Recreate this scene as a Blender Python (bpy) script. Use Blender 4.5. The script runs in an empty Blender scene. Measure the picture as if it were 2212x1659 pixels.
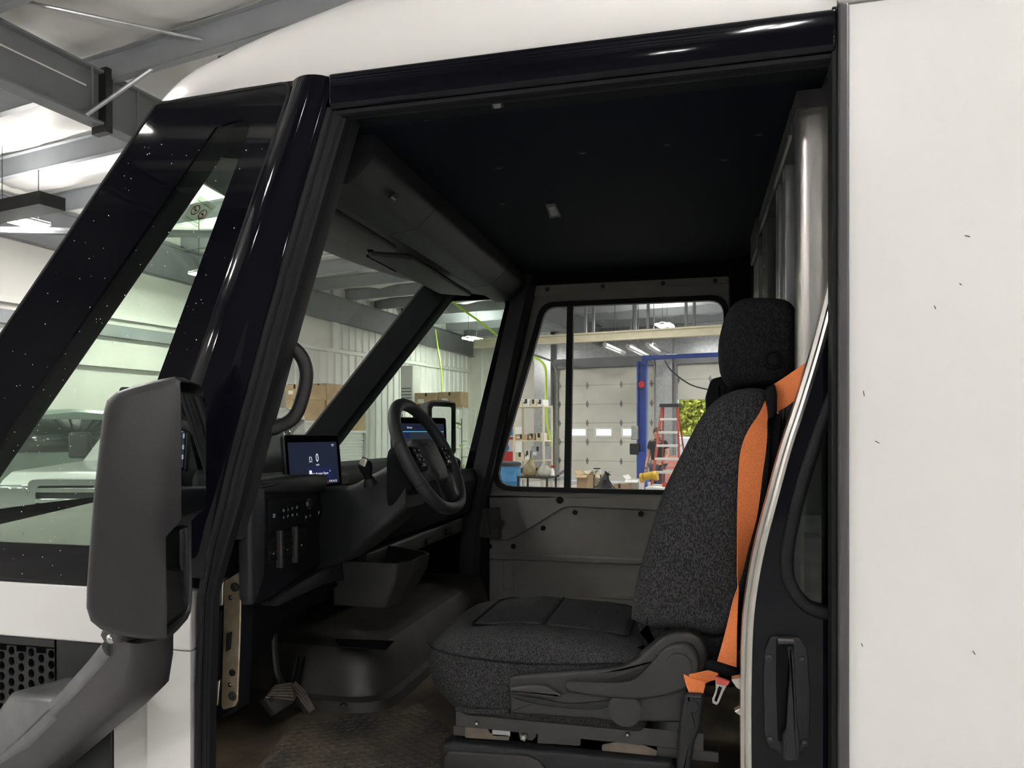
import bpy, bmesh, math, random
from mathutils import Vector, Matrix
random.seed(7)
R = math.radians
# ------------------------------------------------------------------ camera, world, exposure
H = 1.62                       # camera height
FPX, IW, IH, HV = 1590.0, 2212.0, 1659.0, 933.0
YAW, BYAW = R(14.0), R(25.0)   # camera yaw against the van / against the building
sc = bpy.context.scene
cam_d = bpy.data.cameras.new('camera'); cam = bpy.data.objects.new('camera', cam_d)
sc.collection.objects.link(cam)
cam.location = (0, 0, H); cam.rotation_euler = (R(90), 0, YAW)
cam_d.sensor_width = 36.0; cam_d.lens = 36.0*FPX/IW
cam_d.shift_y = (HV-IH/2)/IW
cam_d.clip_start = 0.02; cam_d.clip_end = 300
sc.camera = cam
world = bpy.data.worlds.new('world'); sc.world = world
world.use_nodes = True
world.node_tree.nodes['Background'].inputs[0].default_value = (0.80, 0.90, 1.0, 1)
world.node_tree.nodes['Background'].inputs[1].default_value = 2.2
sun_d = bpy.data.lights.new('sun', 'SUN'); sun_d.energy = 3.0; sun_d.angle = R(5)
sun = bpy.data.objects.new('sun', sun_d); sc.collection.objects.link(sun)
sun.rotation_euler = (R(35), R(12), R(20)); sun.location = (0, 40, 20)
vs = sc.view_settings
vs.view_transform = 'Standard'; vs.look = 'None'; vs.exposure = 0.0; vs.gamma = 1.0
vs.use_curve_mapping = False
LAMP = 232.0                    # emission strength of the shop's high-bay lamps
sc.cycles.max_bounces = 6; sc.cycles.diffuse_bounces = 3; sc.cycles.glossy_bounces = 3; sc.cycles.transmission_bounces = 2
sc.cycles.transparent_max_bounces = 12
sc.cycles.adaptive_threshold = 0.15
sc.cycles.sample_clamp_indirect = 6.0
# ------------------------------------------------------------------ projection helpers (pixel + a known plane -> point)
cs, sn = math.cos(YAW), math.sin(YAW)
cb, sb = math.cos(BYAW), math.sin(BYAW)
def ray(u, v):
    a = (u-IW/2)/FPX; b = (HV-v)/FPX
    return Vector((-sn+a*cs, cs+a*sn, b))
def V(u, v, Y): r = ray(u, v); d = Y/r.y; return Vector((r.x*d, Y, H+r.z*d))
def VX(u, v, X): r = ray(u, v); d = X/r.x; return Vector((X, r.y*d, H+r.z*d))
def VZ(u, v, z): r = ray(u, v); d = z/r.z; return Vector((r.x*d, r.y*d, H+z))     # z relative to the horizon
def VPl(u, v, p, n): r = ray(u, v); d = Vector((p[0], p[1], p[2]-H)).dot(n)/r.dot(n); return Vector((r.x*d, r.y*d, H+r.z*d))
def XZ(u, v, Y): p = V(u, v, Y); return (p.x, p.z)
BROT = BYAW-YAW
cB, sB = math.cos(BROT), math.sin(BROT)
def BW(x, y, z=0): return Vector((x*cB+y*sB, -x*sB+y*cB, z))                       # building frame -> world
def Bp(u, v, Yb):
    a = (u-IW/2)/FPX; b = (HV-v)/FPX
    d = Yb/(cb+a*sb); return Vector(((-sb+a*cb)*d, Yb, H+b*d))
def BpX(u, v, Xb):
    a = (u-IW/2)/FPX; b = (HV-v)/FPX
    d = Xb/(-sb+a*cb); return Vector((Xb, (cb+a*sb)*d, H+b*d))
# ------------------------------------------------------------------ materials
MT = {}
def mat(name, rgb, rough=0.5, metal=0.0, var=0.0, vscale=4.0, bump=0.0, bscale=60.0, spec=0.5, coat=0.0, aniso=None, rgb2=None, detail=4.0):
    m = bpy.data.materials.new(name); m.use_nodes = True; MT[name] = m
    nt = m.node_tree; b = nt.nodes['Principled BSDF']
    b.inputs['Base Color'].default_value = (*rgb, 1); b.inputs['Roughness'].default_value = rough
    b.inputs['Metallic'].default_value = metal; b.inputs['Specular IOR Level'].default_value = spec
    b.inputs['Coat Weight'].default_value = coat; b.inputs['Coat Roughness'].default_value = 0.05
    tc = nt.nodes.new('ShaderNodeTexCoord')
    mp = nt.nodes.new('ShaderNodeMapping'); nt.links.new(tc.outputs['Object'], mp.inputs[0])
    if aniso: mp.inputs['Scale'].default_value = aniso
    if var or rgb2:
        n = nt.nodes.new('ShaderNodeTexNoise'); n.inputs['Scale'].default_value = vscale; n.inputs['Detail'].default_value = detail
        nt.links.new(mp.outputs[0], n.inputs['Vector'])
        r = nt.nodes.new('ShaderNodeValToRGB'); nt.links.new(n.outputs['Fac'], r.inputs[0])
        r.color_ramp.elements[0].position = 0.35; r.color_ramp.elements[1].position = 0.68
        c2 = rgb2 if rgb2 else tuple(min(1, c*(1+var)) for c in rgb)
        c1 = rgb if rgb2 else tuple(c*(1-var) for c in rgb)
        r.color_ramp.elements[0].color = (*c1, 1); r.color_ramp.elements[1].color = (*c2, 1)
        nt.links.new(r.outputs[0], b.inputs['Base Color'])
    if bump:
        n2 = nt.nodes.new('ShaderNodeTexNoise'); n2.inputs['Scale'].default_value = bscale; n2.inputs['Detail'].default_value = 3
        nt.links.new(mp.outputs[0], n2.inputs['Vector'])
        bp = nt.nodes.new('ShaderNodeBump'); bp.inputs['Strength'].default_value = bump; bp.inputs['Distance'].default_value = 0.01
        nt.links.new(n2.outputs['Fac'], bp.inputs['Height']); nt.links.new(bp.outputs[0], b.inputs['Normal'])
    return m
def emis(name, rgb, s):
    m = bpy.data.materials.new(name); m.use_nodes = True; MT[name] = m
    b = m.node_tree.nodes['Principled BSDF']; b.inputs['Base Color'].default_value = (*[c*0.2 for c in rgb], 1)
    b.inputs['Emission Color'].default_value = (*rgb, 1); b.inputs['Emission Strength'].default_value = s
    return m
def glass(name, tint, ior=1.45, rough=0.0, gl=1.0):
    m = bpy.data.materials.new(name); m.use_nodes = True; MT[name] = m
    nt = m.node_tree; nt.nodes.clear()
    o = nt.nodes.new('ShaderNodeOutputMaterial'); mx = nt.nodes.new('ShaderNodeMixShader')
    t = nt.nodes.new('ShaderNodeBsdfTransparent'); t.inputs[0].default_value = (*tint, 1)
    g = nt.nodes.new('ShaderNodeBsdfGlossy'); g.inputs['Roughness'].default_value = rough; g.inputs[0].default_value = (gl, gl, gl, 1)
    f = nt.nodes.new('ShaderNodeFresnel'); ge = nt.nodes.new('ShaderNodeNewGeometry')
    mr = nt.nodes.new('ShaderNodeMapRange'); mr.inputs['To Min'].default_value = ior; mr.inputs['To Max'].default_value = 1.0/ior   # same pane from either side
    nt.links.new(ge.outputs['Backfacing'], mr.inputs['Value']); nt.links.new(mr.outputs[0], f.inputs[0])
    nt.links.new(f.outputs[0], mx.inputs[0]); nt.links.new(t.outputs[0], mx.inputs[1]); nt.links.new(g.outputs[0], mx.inputs[2])
    nt.links.new(mx.outputs[0], o.inputs[0]); return m
mat('white_paint', (0.845, 0.84, 0.82), 0.30, var=0.02, vscale=1.5, coat=0.25, bump=0.02, bscale=180)
mat('white_roof', (0.69, 0.675, 0.655), 0.25, var=0.02, vscale=2, coat=0.4)
mat('gloss_black', (0.0025, 0.0025, 0.0048), 0.06, spec=0.15, bump=0.012, bscale=9)
mat('trim_grey', (0.045, 0.043, 0.046), 0.55, var=0.25, vscale=30, aniso=(1, 1, 0.1), bump=0.05, bscale=200)
mat('rubber', (0.0055, 0.0055, 0.0068), 0.55, spec=0.2, bump=0.06, bscale=300)
mat('plastic', (0.0118, 0.0122, 0.0140), 0.5, spec=0.26, bump=0.10, bscale=420, var=0.12, vscale=8)
mat('plastic_dark', (0.0036, 0.0040, 0.0052), 0.65, spec=0.08, bump=0.08, bscale=420)
mat('plastic_grey', (0.019, 0.0186, 0.019), 0.50, spec=0.4, bump=0.10, bscale=420, var=0.1, vscale=6)
mat('mirror_shell', (0.0125, 0.012, 0.0135), 0.45, spec=0.35, bump=0.12, bscale=520, var=0.08, vscale=5)
mat('arm_grey', (0.10, 0.105, 0.11), 0.38, bump=0.05, bscale=300, rgb2=(0.045, 0.045, 0.048), vscale=7)
mat('headliner', (0.0014, 0.0024, 0.0056), 0.75, bump=0.05, bscale=300, spec=0.08)
mat('door_metal', (0.15, 0.142, 0.13), 0.34, metal=0.0, var=0.18, vscale=3, bump=0.03, bscale=120, coat=0.2)
mat('frit', (0.0018, 0.0018, 0.0035), 0.03, spec=0.2)
mat('aluminium', (0.62, 0.60, 0.56), 0.28, metal=1.0, var=0.12, vscale=25, aniso=(1, 1, 0.06))
mat('brushed_post', (0.47, 0.45, 0.43), 0.30, metal=0.85, var=0.10, vscale=18, aniso=(3, 3, 0.05))
mat('steel', (0.50, 0.50, 0.50), 0.25, metal=1.0)
mat('dark_steel', (0.05, 0.05, 0.05), 0.4, metal=0.8)
mat('zinc_gold', (0.36, 0.30, 0.21), 0.36, metal=0.75, var=0.2, vscale=25)
mat('rusty', (0.075, 0.068, 0.06), 0.6, rgb2=(0.14, 0.105, 0.075), vscale=22, bump=0.1)
mat('orange_web', (0.93, 0.255, 0.085), 0.62, bump=0.35, bscale=900, var=0.12, vscale=300, spec=0.3)
mat('mat_rubber', (0.040, 0.038, 0.034), 0.6, rgb2=(0.16, 0.125, 0.085), vscale=5.5, bump=0.1, bscale=150)
mat('floor_black', (0.012, 0.012, 0.011), 0.5, rgb2=(0.16, 0.12, 0.08), vscale=4.5, bump=0.15, bscale=60)
mat('mat_cell', (0.020, 0.0195, 0.018), 0.6, rgb2=(0.075, 0.060, 0.043), vscale=5.5, bump=0.1, bscale=150)
mat('pedal_rubber', (0.020, 0.019, 0.018), 0.6, bump=0.1, bscale=150)
mat('hump', (0.016, 0.0155, 0.015), 0.5, rgb2=(0.045, 0.040, 0.034), vscale=5, bump=0.05, bscale=100)
mat('dash_pad', (0.16, 0.155, 0.14), 0.6, bump=0.05, bscale=300, var=0.1, vscale=4)  # paler than the dark dash: dust and reflected light put into the colour
mat('mirror_glass', (0.8, 0.82, 0.84), 0.02, metal=1.0)
# woven seat cloth
def cloth(name, c1, c2, scale=340.0):
    m = mat(name, c1, 0.92, spec=0.06); nt = m.node_tree; b = nt.nodes['Principled BSDF']
    tc = nt.nodes.new('ShaderNodeTexCoord'); mp = nt.nodes.new('ShaderNodeMapping'); mp.inputs['Scale'].default_value = (1.0, 1.0, 0.45)
    n = nt.nodes.new('ShaderNodeTexNoise'); n.inputs['Scale'].default_value = scale; n.inputs['Detail'].default_value = 2
    r = nt.nodes.new('ShaderNodeValToRGB'); r.color_ramp.elements[0].position = 0.40; r.color_ramp.elements[1].position = 0.66
    r.color_ramp.elements[0].color = (*c1, 1); r.color_ramp.elements[1].color = (*c2, 1)
    nt.links.new(tc.outputs['Object'], mp.inputs[0]); nt.links.new(mp.outputs[0], n.inputs['Vector'])
    nt.links.new(n.outputs['Fac'], r.inputs[0]); nt.links.new(r.outputs[0], b.inputs['Base Color'])
    bp = nt.nodes.new('ShaderNodeBump'); bp.inputs['Strength'].default_value = 0.5; bp.inputs['Distance'].default_value = 0.003
    nt.links.new(n.outputs['Fac'], bp.inputs['Height']); nt.links.new(bp.outputs[0], b.inputs['Normal'])
cloth('seat_cloth', (0.014, 0.0138, 0.0148), (0.056, 0.055, 0.058), 420.0)
cloth('seat_cloth_dark', (0.006, 0.006, 0.007), (0.020, 0.020, 0.022))
glass('clear_glass', (0.90, 0.95, 0.89))
glass('green_glass', (0.80, 0.93, 0.82))
glass('sticker_film', (0.80, 0.82, 0.76)); glass('door_glass', (0.94, 0.96, 0.93))
glass('dark_glass', (0.22, 0.27, 0.25))
emis('lamp_glow', (1.0, 0.975, 0.94), LAMP); emis('added_uplight_glow', (1.0, 0.975, 0.94), LAMP*0.42)
mat('fabric_white', (0.88, 0.865, 0.835), 0.45, var=0.05, vscale=1.2, bump=0.5, bscale=2.5, aniso=(1, 0.25, 1))
mat('wall_white', (0.80, 0.80, 0.76), 0.5, var=0.04, vscale=0.8)
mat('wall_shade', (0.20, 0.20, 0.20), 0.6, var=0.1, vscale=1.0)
mat('wall_fabric', (0.80, 0.79, 0.74), 0.5, var=0.05, vscale=0.9, bump=0.4, bscale=2.0, aniso=(1, 1, 0.3))
mat('steel_beam', (0.165, 0.172, 0.182), 0.45, var=0.08, vscale=2)
mat('steel_purlin', (0.27, 0.285, 0.30), 0.42, var=0.08, vscale=2)
mat('galvanised', (0.42, 0.43, 0.44), 0.35, metal=0.7, var=0.12, vscale=12)
mat('concrete', (0.52, 0.51, 0.49), 0.6, var=0.2, vscale=1.3, bump=0.1, bscale=15)
mat('door_panel_white', (0.66, 0.65, 0.58), 0.5, var=0.05, vscale=2)
mat('hinge_grey', (0.20, 0.20, 0.19), 0.4, metal=0.5)
mat('lift_blue', (0.035, 0.075, 0.34), 0.35, var=0.15, vscale=6)
mat('cardboard', (0.47, 0.34, 0.20), 0.8, var=0.12, vscale=5)
mat('cardboard_dark', (0.33, 0.235, 0.14), 0.8, var=0.12, vscale=5)
mat('cream', (0.72, 0.66, 0.49), 0.6, var=0.06)
mat('paper_white', (0.85, 0.85, 0.83), 0.6)
mat('black_tape', (0.02, 0.02, 0.02), 0.5)
mat('barrel_blue', (0.06, 0.24, 0.50), 0.4, var=0.1)
mat('red', (0.55, 0.03, 0.03), 0.45)
mat('pale_red', (0.72, 0.30, 0.27), 0.5)
mat('ladder_red', (0.42, 0.075, 0.05), 0.5)
mat('yellow', (0.68, 0.42, 0.03), 0.4)
mat('lime', (0.55, 0.80, 0.08), 0.5)
mat('skin', (0.55, 0.31, 0.22), 0.5)
mat('shirt_black', (0.014, 0.016, 0.02), 0.85)
mat('jeans', (0.05, 0.06, 0.09), 0.85)
mat('hair', (0.05, 0.035, 0.025), 0.7)
mat('leaf', (0.20, 0.38, 0.07), 0.55, rgb2=(0.34, 0.50, 0.10), vscale=3)
mat('leaf_yellow', (0.50, 0.50, 0.08), 0.55, var=0.3)
mat('bark', (0.12, 0.085, 0.055), 0.9, var=0.2)
mat('asphalt', (0.30, 0.30, 0.30), 0.8)
mat('bag_black', (0.012, 0.012, 0.013), 0.28, bump=0.5, bscale=12)
mat('clear_plastic', (0.62, 0.60, 0.52), 0.25, bump=0.5, bscale=10)
mat('burlap', (0.40, 0.34, 0.20), 0.8, var=0.25, vscale=10, bump=0.4, bscale=14)
mat('car_green', (0.30, 0.36, 0.33), 0.25, coat=0.5)
mat('car_white', (0.78, 0.80, 0.80), 0.25, coat=0.5)
mat('chrome', (0.75, 0.78, 0.80), 0.12, metal=1.0)
mat('tyre', (0.02, 0.02, 0.02), 0.8)
mat('amber', (0.8, 0.22, 0.02), 0.3)
mat('ink', (0.02, 0.022, 0.025), 0.6)
mat('sign_red', (0.62, 0.10, 0.08), 0.5)
mat('water', (0.85, 0.88, 0.90), 0.05, spec=0.8)
emis('screen_navy', (0.008, 0.012, 0.030), 1.0)
emis('screen_panel', (0.008, 0.013, 0.065), 1.0)
emis('screen_slate', (0.020, 0.026, 0.036), 1.0)
emis('screen_blue', (0.03, 0.10, 0.28), 1.0)
emis('screen_cyan', (0.10, 0.35, 0.50), 1.0)
emis('screen_text', (0.85, 0.88, 0.92), 0.9)
emis('screen_green', (0.10, 0.50, 0.22), 0.9)
emis('screen_red', (0.65, 0.06, 0.06), 0.9)
mat('icon', (0.30, 0.31, 0.33), 0.6)
# ------------------------------------------------------------------ mesh builder
def rnd(pts, r, seg=4):
    out = []; n = len(pts)
    for i in range(n):
        p = Vector(pts[i]); a = Vector(pts[i-1])-p; b = Vector(pts[(i+1) % n])-p
        ri = r[i] if isinstance(r, (list, tuple)) else r
        la, lb = a.length, b.length; a.normalize(); b.normalize()
        ang = a.angle(b)
        if ri <= 0 or ang > 3.1:
            out += [tuple(p)]*(seg+1) if isinstance(r, (list, tuple)) else [tuple(p)]; continue
        t = min(ri/math.tan(ang/2), la*0.48, lb*0.48)
        p0, p1 = p+a*t, p+b*t
        for k in range(seg+1):
            s = k/seg
            q = p0*(1-s)**2+p*2*s*(1-s)+p1*s*s
            out.append(tuple(q))
    return out
def area2(p): return 0.5*sum(p[i-1][0]*p[i][1]-p[i][0]*p[i-1][1] for i in range(len(p)))
def inset(pts, d):
    n = len(pts); s = 1 if area2(pts) > 0 else -1; out = []
    for i in range(n):
        p = Vector(pts[i]); j = i-1
        while (Vector(pts[j])-p).length < 1e-6 and j > i-n: j -= 1
        k = (i+1) % n; c = 0
        while (Vector(pts[k])-p).length < 1e-6 and c < n: k = (k+1) % n; c += 1
        e1 = (p-Vector(pts[j])).normalized(); e2 = (Vector(pts[k])-p).normalized()
        n1 = Vector((-e1.y, e1.x))*s; n2 = Vector((-e2.y, e2.x))*s
        m = n1+n2
        if m.length < 1e-4: m = n1
        m.normalize(); c = max(0.5, m.dot(n1)); q = p+m*(d/c); out.append((q.x, q.y))
    return out
inset0 = inset
def my(a, b, c): return (a, c, b)       # outline in XZ, depth along Y
def mx(a, b, c): return (c, a, b)       # outline in YZ, depth along X
def mz(a, b, c): return (a, b, c)       # outline in XY, depth along Z
class MB:
    def __init__(s): s.v = []; s.f = []
    def pts(s, p): i = len(s.v); s.v += [tuple(q) for q in p]; return i
    def box(s, c, d, rot=None):
        x, y, z = (k/2 for k in d); m = rot if rot is not None else Matrix.Identity(3); c = Vector(c)
        i = s.pts([c+m @ Vector(q) for q in ((-x,-y,-z),(x,-y,-z),(x,y,-z),(-x,y,-z),(-x,-y,z),(x,-y,z),(x,y,z),(-x,y,z))])
        s.f += [[i+k for k in q] for q in ((0,3,2,1),(4,5,6,7),(0,1,5,4),(1,2,6,5),(2,3,7,6),(3,0,4,7))]; return s
    def bb(s, x0, x1, y0, y1, z0, z1): return s.box(((x0+x1)/2, (y0+y1)/2, (z0+z1)/2), (abs(x1-x0), abs(y1-y0), abs(z1-z0)))
    def poly(s, p): i = s.pts(p); s.f.append(list(range(i, i+len(p)))); return s
    def loft(s, rings, cap=True, closed=True, cap0=True, cap1=True):
        n = len(rings[0]); ids = [s.pts(r) for r in rings]
        for a, b in zip(ids, ids[1:]):
            for k in range(n if closed else n-1):
                k2 = (k+1) % n; s.f.append([a+k, a+k2, b+k2, b+k])
        if cap and closed:
            if cap0: s.f.append([ids[0]+k for k in range(n)][::-1])
            if cap1: s.f.append([ids[-1]+k for k in range(n)])
        return s
    def prism(s, p, c0, c1, m=my): return s.loft([[m(a, b, c0) for a, b in p], [m(a, b, c1) for a, b in p]])
    def puff(s, p, c0, c1, r, n=4, m=my, both=True, r2=None, bbox=False):
        if bbox:
            xs_ = [q[0] for q in p]; ys_ = [q[1] for q in p]; cx, cy = (max(xs_)+min(xs_))/2, (max(ys_)+min(ys_))/2; wx, wy = max(xs_)-min(xs_), max(ys_)-min(ys_)
            inset = lambda q, d: [(cx+(a-cx)*(1-2*d/wx), cy+(b-cy)*(1-2*d/wy)) for a, b in q]
        else: inset = inset0
        rings = []
        sg = 1 if c1 > c0 else -1; rr = r2 if r2 else r
        for k in range(n+1):
            t = k/n*math.pi/2; rings.append([m(a, b, c0+sg*rr*(1-math.cos(t))) for a, b in inset(p, r*(1-math.sin(t)))])
        if both:
            for k in range(n+1):
                t = math.pi/2-k/n*math.pi/2; rings.append([m(a, b, c1-sg*rr*(1-math.cos(t))) for a, b in inset(p, r*(1-math.sin(t)))])
        else: rings.append([m(a, b, c1) for a, b in p])
        return s.loft(rings)
    def frame(s, o, i, c0, c1, m=my):
        n = len(o); R_ = [[m(a, b, c) for a, b in q] for q, c in ((o, c0), (o, c1), (i, c1), (i, c0))]
        ids = [s.pts(r) for r in R_]
        for j in range(4):
            a, b = ids[j], ids[(j+1) % 4]
            for k in range(n): k2 = (k+1) % n; s.f.append([a+k, a+k2, b+k2, b+k])
        return s
    def tube(s, path, r, n=8, cap=True, closed=False, sx=1.0, up=None):
        P = [Vector(p) for p in path]; rings = []; L = len(P); N = None
        for i in range(L):
            if closed: t = P[(i+1) % L]-P[i-1]
            else: t = P[min(i+1, L-1)]-P[max(i-1, 0)]
            t.normalize()
            if N is None:
                u = Vector(up) if up else (Vector((0, 0, 1)) if abs(t.z) < 0.9 else Vector((1, 0, 0)))
                N = (u-t*u.dot(t)).normalized()
            else:
                N = (N-t*N.dot(t)).normalized()
            Bn = t.cross(N); ri = r[i] if isinstance(r, (list, tuple)) else r
            rings.append([P[i]+N*ri*math.cos(2*math.pi*k/n)+Bn*ri*sx*math.sin(2*math.pi*k/n) for k in range(n)])
        if closed: rings.append(rings[0])
        return s.loft(rings, cap=cap and not closed)
    def cyl(s, p0, p1, r, n=16, r1=None): return s.tube([p0, p1], [r, r1 if r1 is not None else r], n)
    def lathe(s, prof, c, axis=(0, 0, 1), n=20):
        ax = Vector(axis).normalized(); u = ax.orthogonal().normalized(); w = ax.cross(u); c = Vector(c)
        return s.loft([[c+ax*h+(u*math.cos(2*math.pi*k/n)+w*math.sin(2*math.pi*k/n))*max(r, 1e-5) for k in range(n)] for r, h in prof])
    def ribbon(s, L, Rr, th=0.002):
        rings = []
        for i, (a, b) in enumerate(zip(L, Rr)):
            a, b = Vector(a), Vector(b); j = min(i+1, len(L)-1); k = max(i-1, 0)
            t = (Vector(L[j])-Vector(L[k])); n = t.cross(b-a)
            n = n.normalized()*th if n.length > 1e-9 else Vector((0, -th, 0))
            mid = (a+b)/2
            rings.append([a+n, mid+n, b+n, b, mid, a])
        return s.loft(rings)
WMI = {}
COL = sc.collection
def obj(name, mb, material, parent=None, bevel=0.0, seg=2, ang=35, sub=0, kind=None, label=None, smooth=True, solid=0.0):
    me = bpy.data.meshes.new(name); me.from_pydata([tuple(p) for p in mb.v], [], mb.f); me.update()
    bm = bmesh.new(); bm.from_mesh(me); bmesh.ops.remove_doubles(bm, verts=bm.verts, dist=1e-6)
    bmesh.ops.recalc_face_normals(bm, faces=bm.faces); bm.to_mesh(me); bm.free()
    if smooth:
        for p in me.polygons: p.use_smooth = True
        me.set_sharp_from_angle(angle=R(ang))
    me.materials.append(MT[material] if isinstance(material, str) else material)
    o = bpy.data.objects.new(name, me); COL.objects.link(o); put(o, parent)
    if solid:
        md = o.modifiers.new('solid', 'SOLIDIFY'); md.thickness = solid; md.offset = 0
    if bevel:
        md = o.modifiers.new('bevel', 'BEVEL'); md.width = bevel; md.segments = seg; md.limit_method = 'ANGLE'; md.angle_limit = R(30); md.harden_normals = False
        for p in me.polygons: p.use_smooth = True
        me.set_sharp_from_angle(angle=R(80))
    if sub:
        md = o.modifiers.new('sub', 'SUBSURF'); md.levels = sub; md.render_levels = sub
    if kind: o['kind'] = kind
    if label: o['label'] = label
    return o
def put(o, parent):
    if parent is not None:
        o.parent = parent
        if parent.name in WMI: o.matrix_parent_inverse = WMI[parent.name]; WMI[o.name] = Matrix.Identity(4)
def thing(name, label, cat, loc=(0, 0, 0), rz=0.0, group=None, world=False):
    o = bpy.data.objects.new(name, None); COL.objects.link(o); o.location = loc; o.rotation_euler = (0, 0, rz)
    o.empty_display_size = 0.1
    o['label'] = label; o['category'] = cat
    if group: o['group'] = group
    if world: WMI[o.name] = (Matrix.Translation(Vector(loc)) @ Matrix.Rotation(rz, 4, 'Z')).inverted()
    return o
def part(name, parent):        # a part made of several sub-parts (world coordinates)
    o = bpy.data.objects.new(name, None); COL.objects.link(o); o.empty_display_size = 0.05; put(o, parent); return o
def tag(o, label, cat, group=None):
    o['label'] = label; o['category'] = cat
    if group: o['group'] = group
    return o
def struct(o, label=None):
    o['kind'] = 'structure'
    if label: o['label'] = label
    return o
def copy_tree(o, parent=None):
    c = o.copy(); COL.objects.link(c); c.parent = parent
    for ch in list(o.children): copy_tree(ch, c)
    return c
def text(name, s, size, M4, material, parent, extrude=0.0003, align='CENTER', sx=1.0):
    cu = bpy.data.curves.new(name, 'FONT'); cu.body = s; cu.size = size; cu.extrude = extrude; cu.align_x = align; cu.align_y = 'CENTER'; cu.resolution_u = 3
    tmp = bpy.data.objects.new(name, cu); me = tmp.to_mesh(preserve_all_data_layers=False).copy(); tmp.to_mesh_clear(); bpy.data.objects.remove(tmp)
    me.name = name; me.materials.clear(); me.materials.append(MT[material]); o = bpy.data.objects.new(name, me); COL.objects.link(o)
    M4 = M4 @ Matrix.Diagonal((sx, 1, 1, 1))
    if parent is not None: o.parent = parent
    o.matrix_basis = M4
    if parent is not None and parent.name in WMI: o.matrix_parent_inverse = WMI[parent.name]
    return o
def basis(o, x, y):            # 4x4 with origin o, local x and y axes
    x = Vector(x).normalized(); y = Vector(y); y = (y-x*y.dot(x)).normalized(); z = x.cross(y)
    return Matrix(((x.x, y.x, z.x, o[0]), (x.y, y.y, z.y, o[1]), (x.z, y.z, z.z, o[2]), (0, 0, 0, 1)))
def lerp(a, b, t): return a+(b-a)*t
# ================================================================== the workshop (building frame, turned against the van)
XG, XE, YF, YB = -12.4, 14.0, 23.0, -11.0      # gable wall, east wall, far wall, back wall
def zc(y): return 5.85-0.03*y                   # roof underside
def bobj(name, mb, material, parent=None, **k):
    mb.v = [tuple(BW(*p)) for p in mb.v]; return obj(name, mb, material, parent, **k)
def bx(x0, x1, y0, y1, z0, z1): return MB().bb(x0, x1, y0, y1, z0, z1)
struct(bobj('floor', bx(XG-0.2, XE+0.2, YB-0.2, YF+0.2, -0.1, 0), 'concrete'))
# ceiling: white insulation fabric sagging between the purlins
PUR = [4.1+1.32*k for k in range(-11, 15)]
mb = MB(); ys = []
for a, b in zip(PUR, PUR[1:]): ys += [lerp(a, b, t/6) for t in range(6)]
ys = [YB-0.2]+[y for y in ys if YB < y < YF]+[YF+0.2]
xs = [XG-0.2+0.55*i for i in range(int((XE-XG+0.4)/0.55)+2)]
rows = []
for y in ys:
    ph = ((y-4.1)/1.32) % 1.0
    row = []
    for i, x in enumerate(xs):
        sag = 0.15*math.sin(math.pi*ph)*(1+0.35*math.sin(x*1.7+y*2.1))+0.055*math.sin(x*4.1+2.3*math.sin(y*1.3))*math.sin(math.pi*ph)
        row.append((x, y, zc(y)+0.10-sag))
    rows.append(row)
mb.loft(rows, closed=False)
ceiling = struct(bobj('ceiling', mb, 'fabric_white', ang=70))
bobj('roof_deck', bx(XG-0.3, XE+0.3, YB-0.3, YF+0.3, 6.35, 6.45), 'steel_beam', ceiling)
for y in PUR:
    if not (YB < y < YF): continue
    m = MB(); z = zc(y)
    for x0, x1 in ((XG, XE),):
        m.bb(x0, x1, y-0.012, y+0.012, z-0.23, z+0.04); m.bb(x0, x1, y-0.012, y+0.075, z-0.235, z-0.222); m.bb(x0, x1, y-0.075, y+0.012, z+0.03, z+0.042)
    bobj('purlin', m, 'steel_purlin', ceiling)
def rafter(xr, zb, zt, w=0.2):
    m = MB()
    prof = [(-w/2, zb), (w/2, zb), (w/2, zb+0.025), (0.012, zb+0.025), (0.012, zt-0.025), (w/2, zt-0.025), (w/2, zt), (-w/2, zt), (-w/2, zt-0.025), (-0.012, zt-0.025), (-0.012, zb+0.025), (-w/2, zb+0.025)]
    m.loft([[(xr+a, y, b-0.03*y) for a, b in prof] for y in (YB, YF)])
    return bobj('rafter', m, 'steel_beam', ceiling)
for xr in (-7.45, -1.0, 5.5, 11.5): rafter(xr, 5.10, 5.68)
rafter(XG+0.15, 4.95, 5.6, 0.18)
for y in (5.2, 5.75):                            # stiffener plates and sag braces at the splice
    bobj('stiffener', bx(-7.35-0.02, -7.35+0.0, y, y+0.02, 4.96, 5.5), 'steel_beam', ceiling)
bobj('splice_plate', bx(-7.55, -7.32, 5.34, 5.42, 4.86, 5.56), 'dark_steel', ceiling)
def rod(a, b, r, material='galvanised', name='brace', parent=None):
    return bobj(name, MB().tube([a, b], r, 8), material, parent if parent is not None else ceiling)
rod((-7.36, 5.15, 4.97), (-6.55, 5.55, 5.62), 0.022); rod((-7.36, 5.75, 4.97), (-6.45, 6.25, 5.70), 0.03)
rod((-7.3, 3.0, 5.30), (-7.3, 5.1, 5.25), 0.008, 'wall_white', 'cable')
rod((-7.1, 4.1, 5.60), (-4.2, 7.5, 5.55), 0.018); rod((-5.6, 5.75, 5.46), (2.0, 5.75, 5.46), 0.02)
bobj('junction_box', bx(-6.0, -5.84, 5.64, 5.84, 5.36, 5.52), 'galvanised', ceiling)
rod((-11.9, 6.2, 4.55), (-6.0, 8.6, 4.35), 0.055, 'steel_purlin', 'heater_pipe')
bobj('radiant_heater', bx(-12.2, -9.5, 6.0, 6.35, 4.55, 4.72), 'dark_steel', ceiling)
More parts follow.
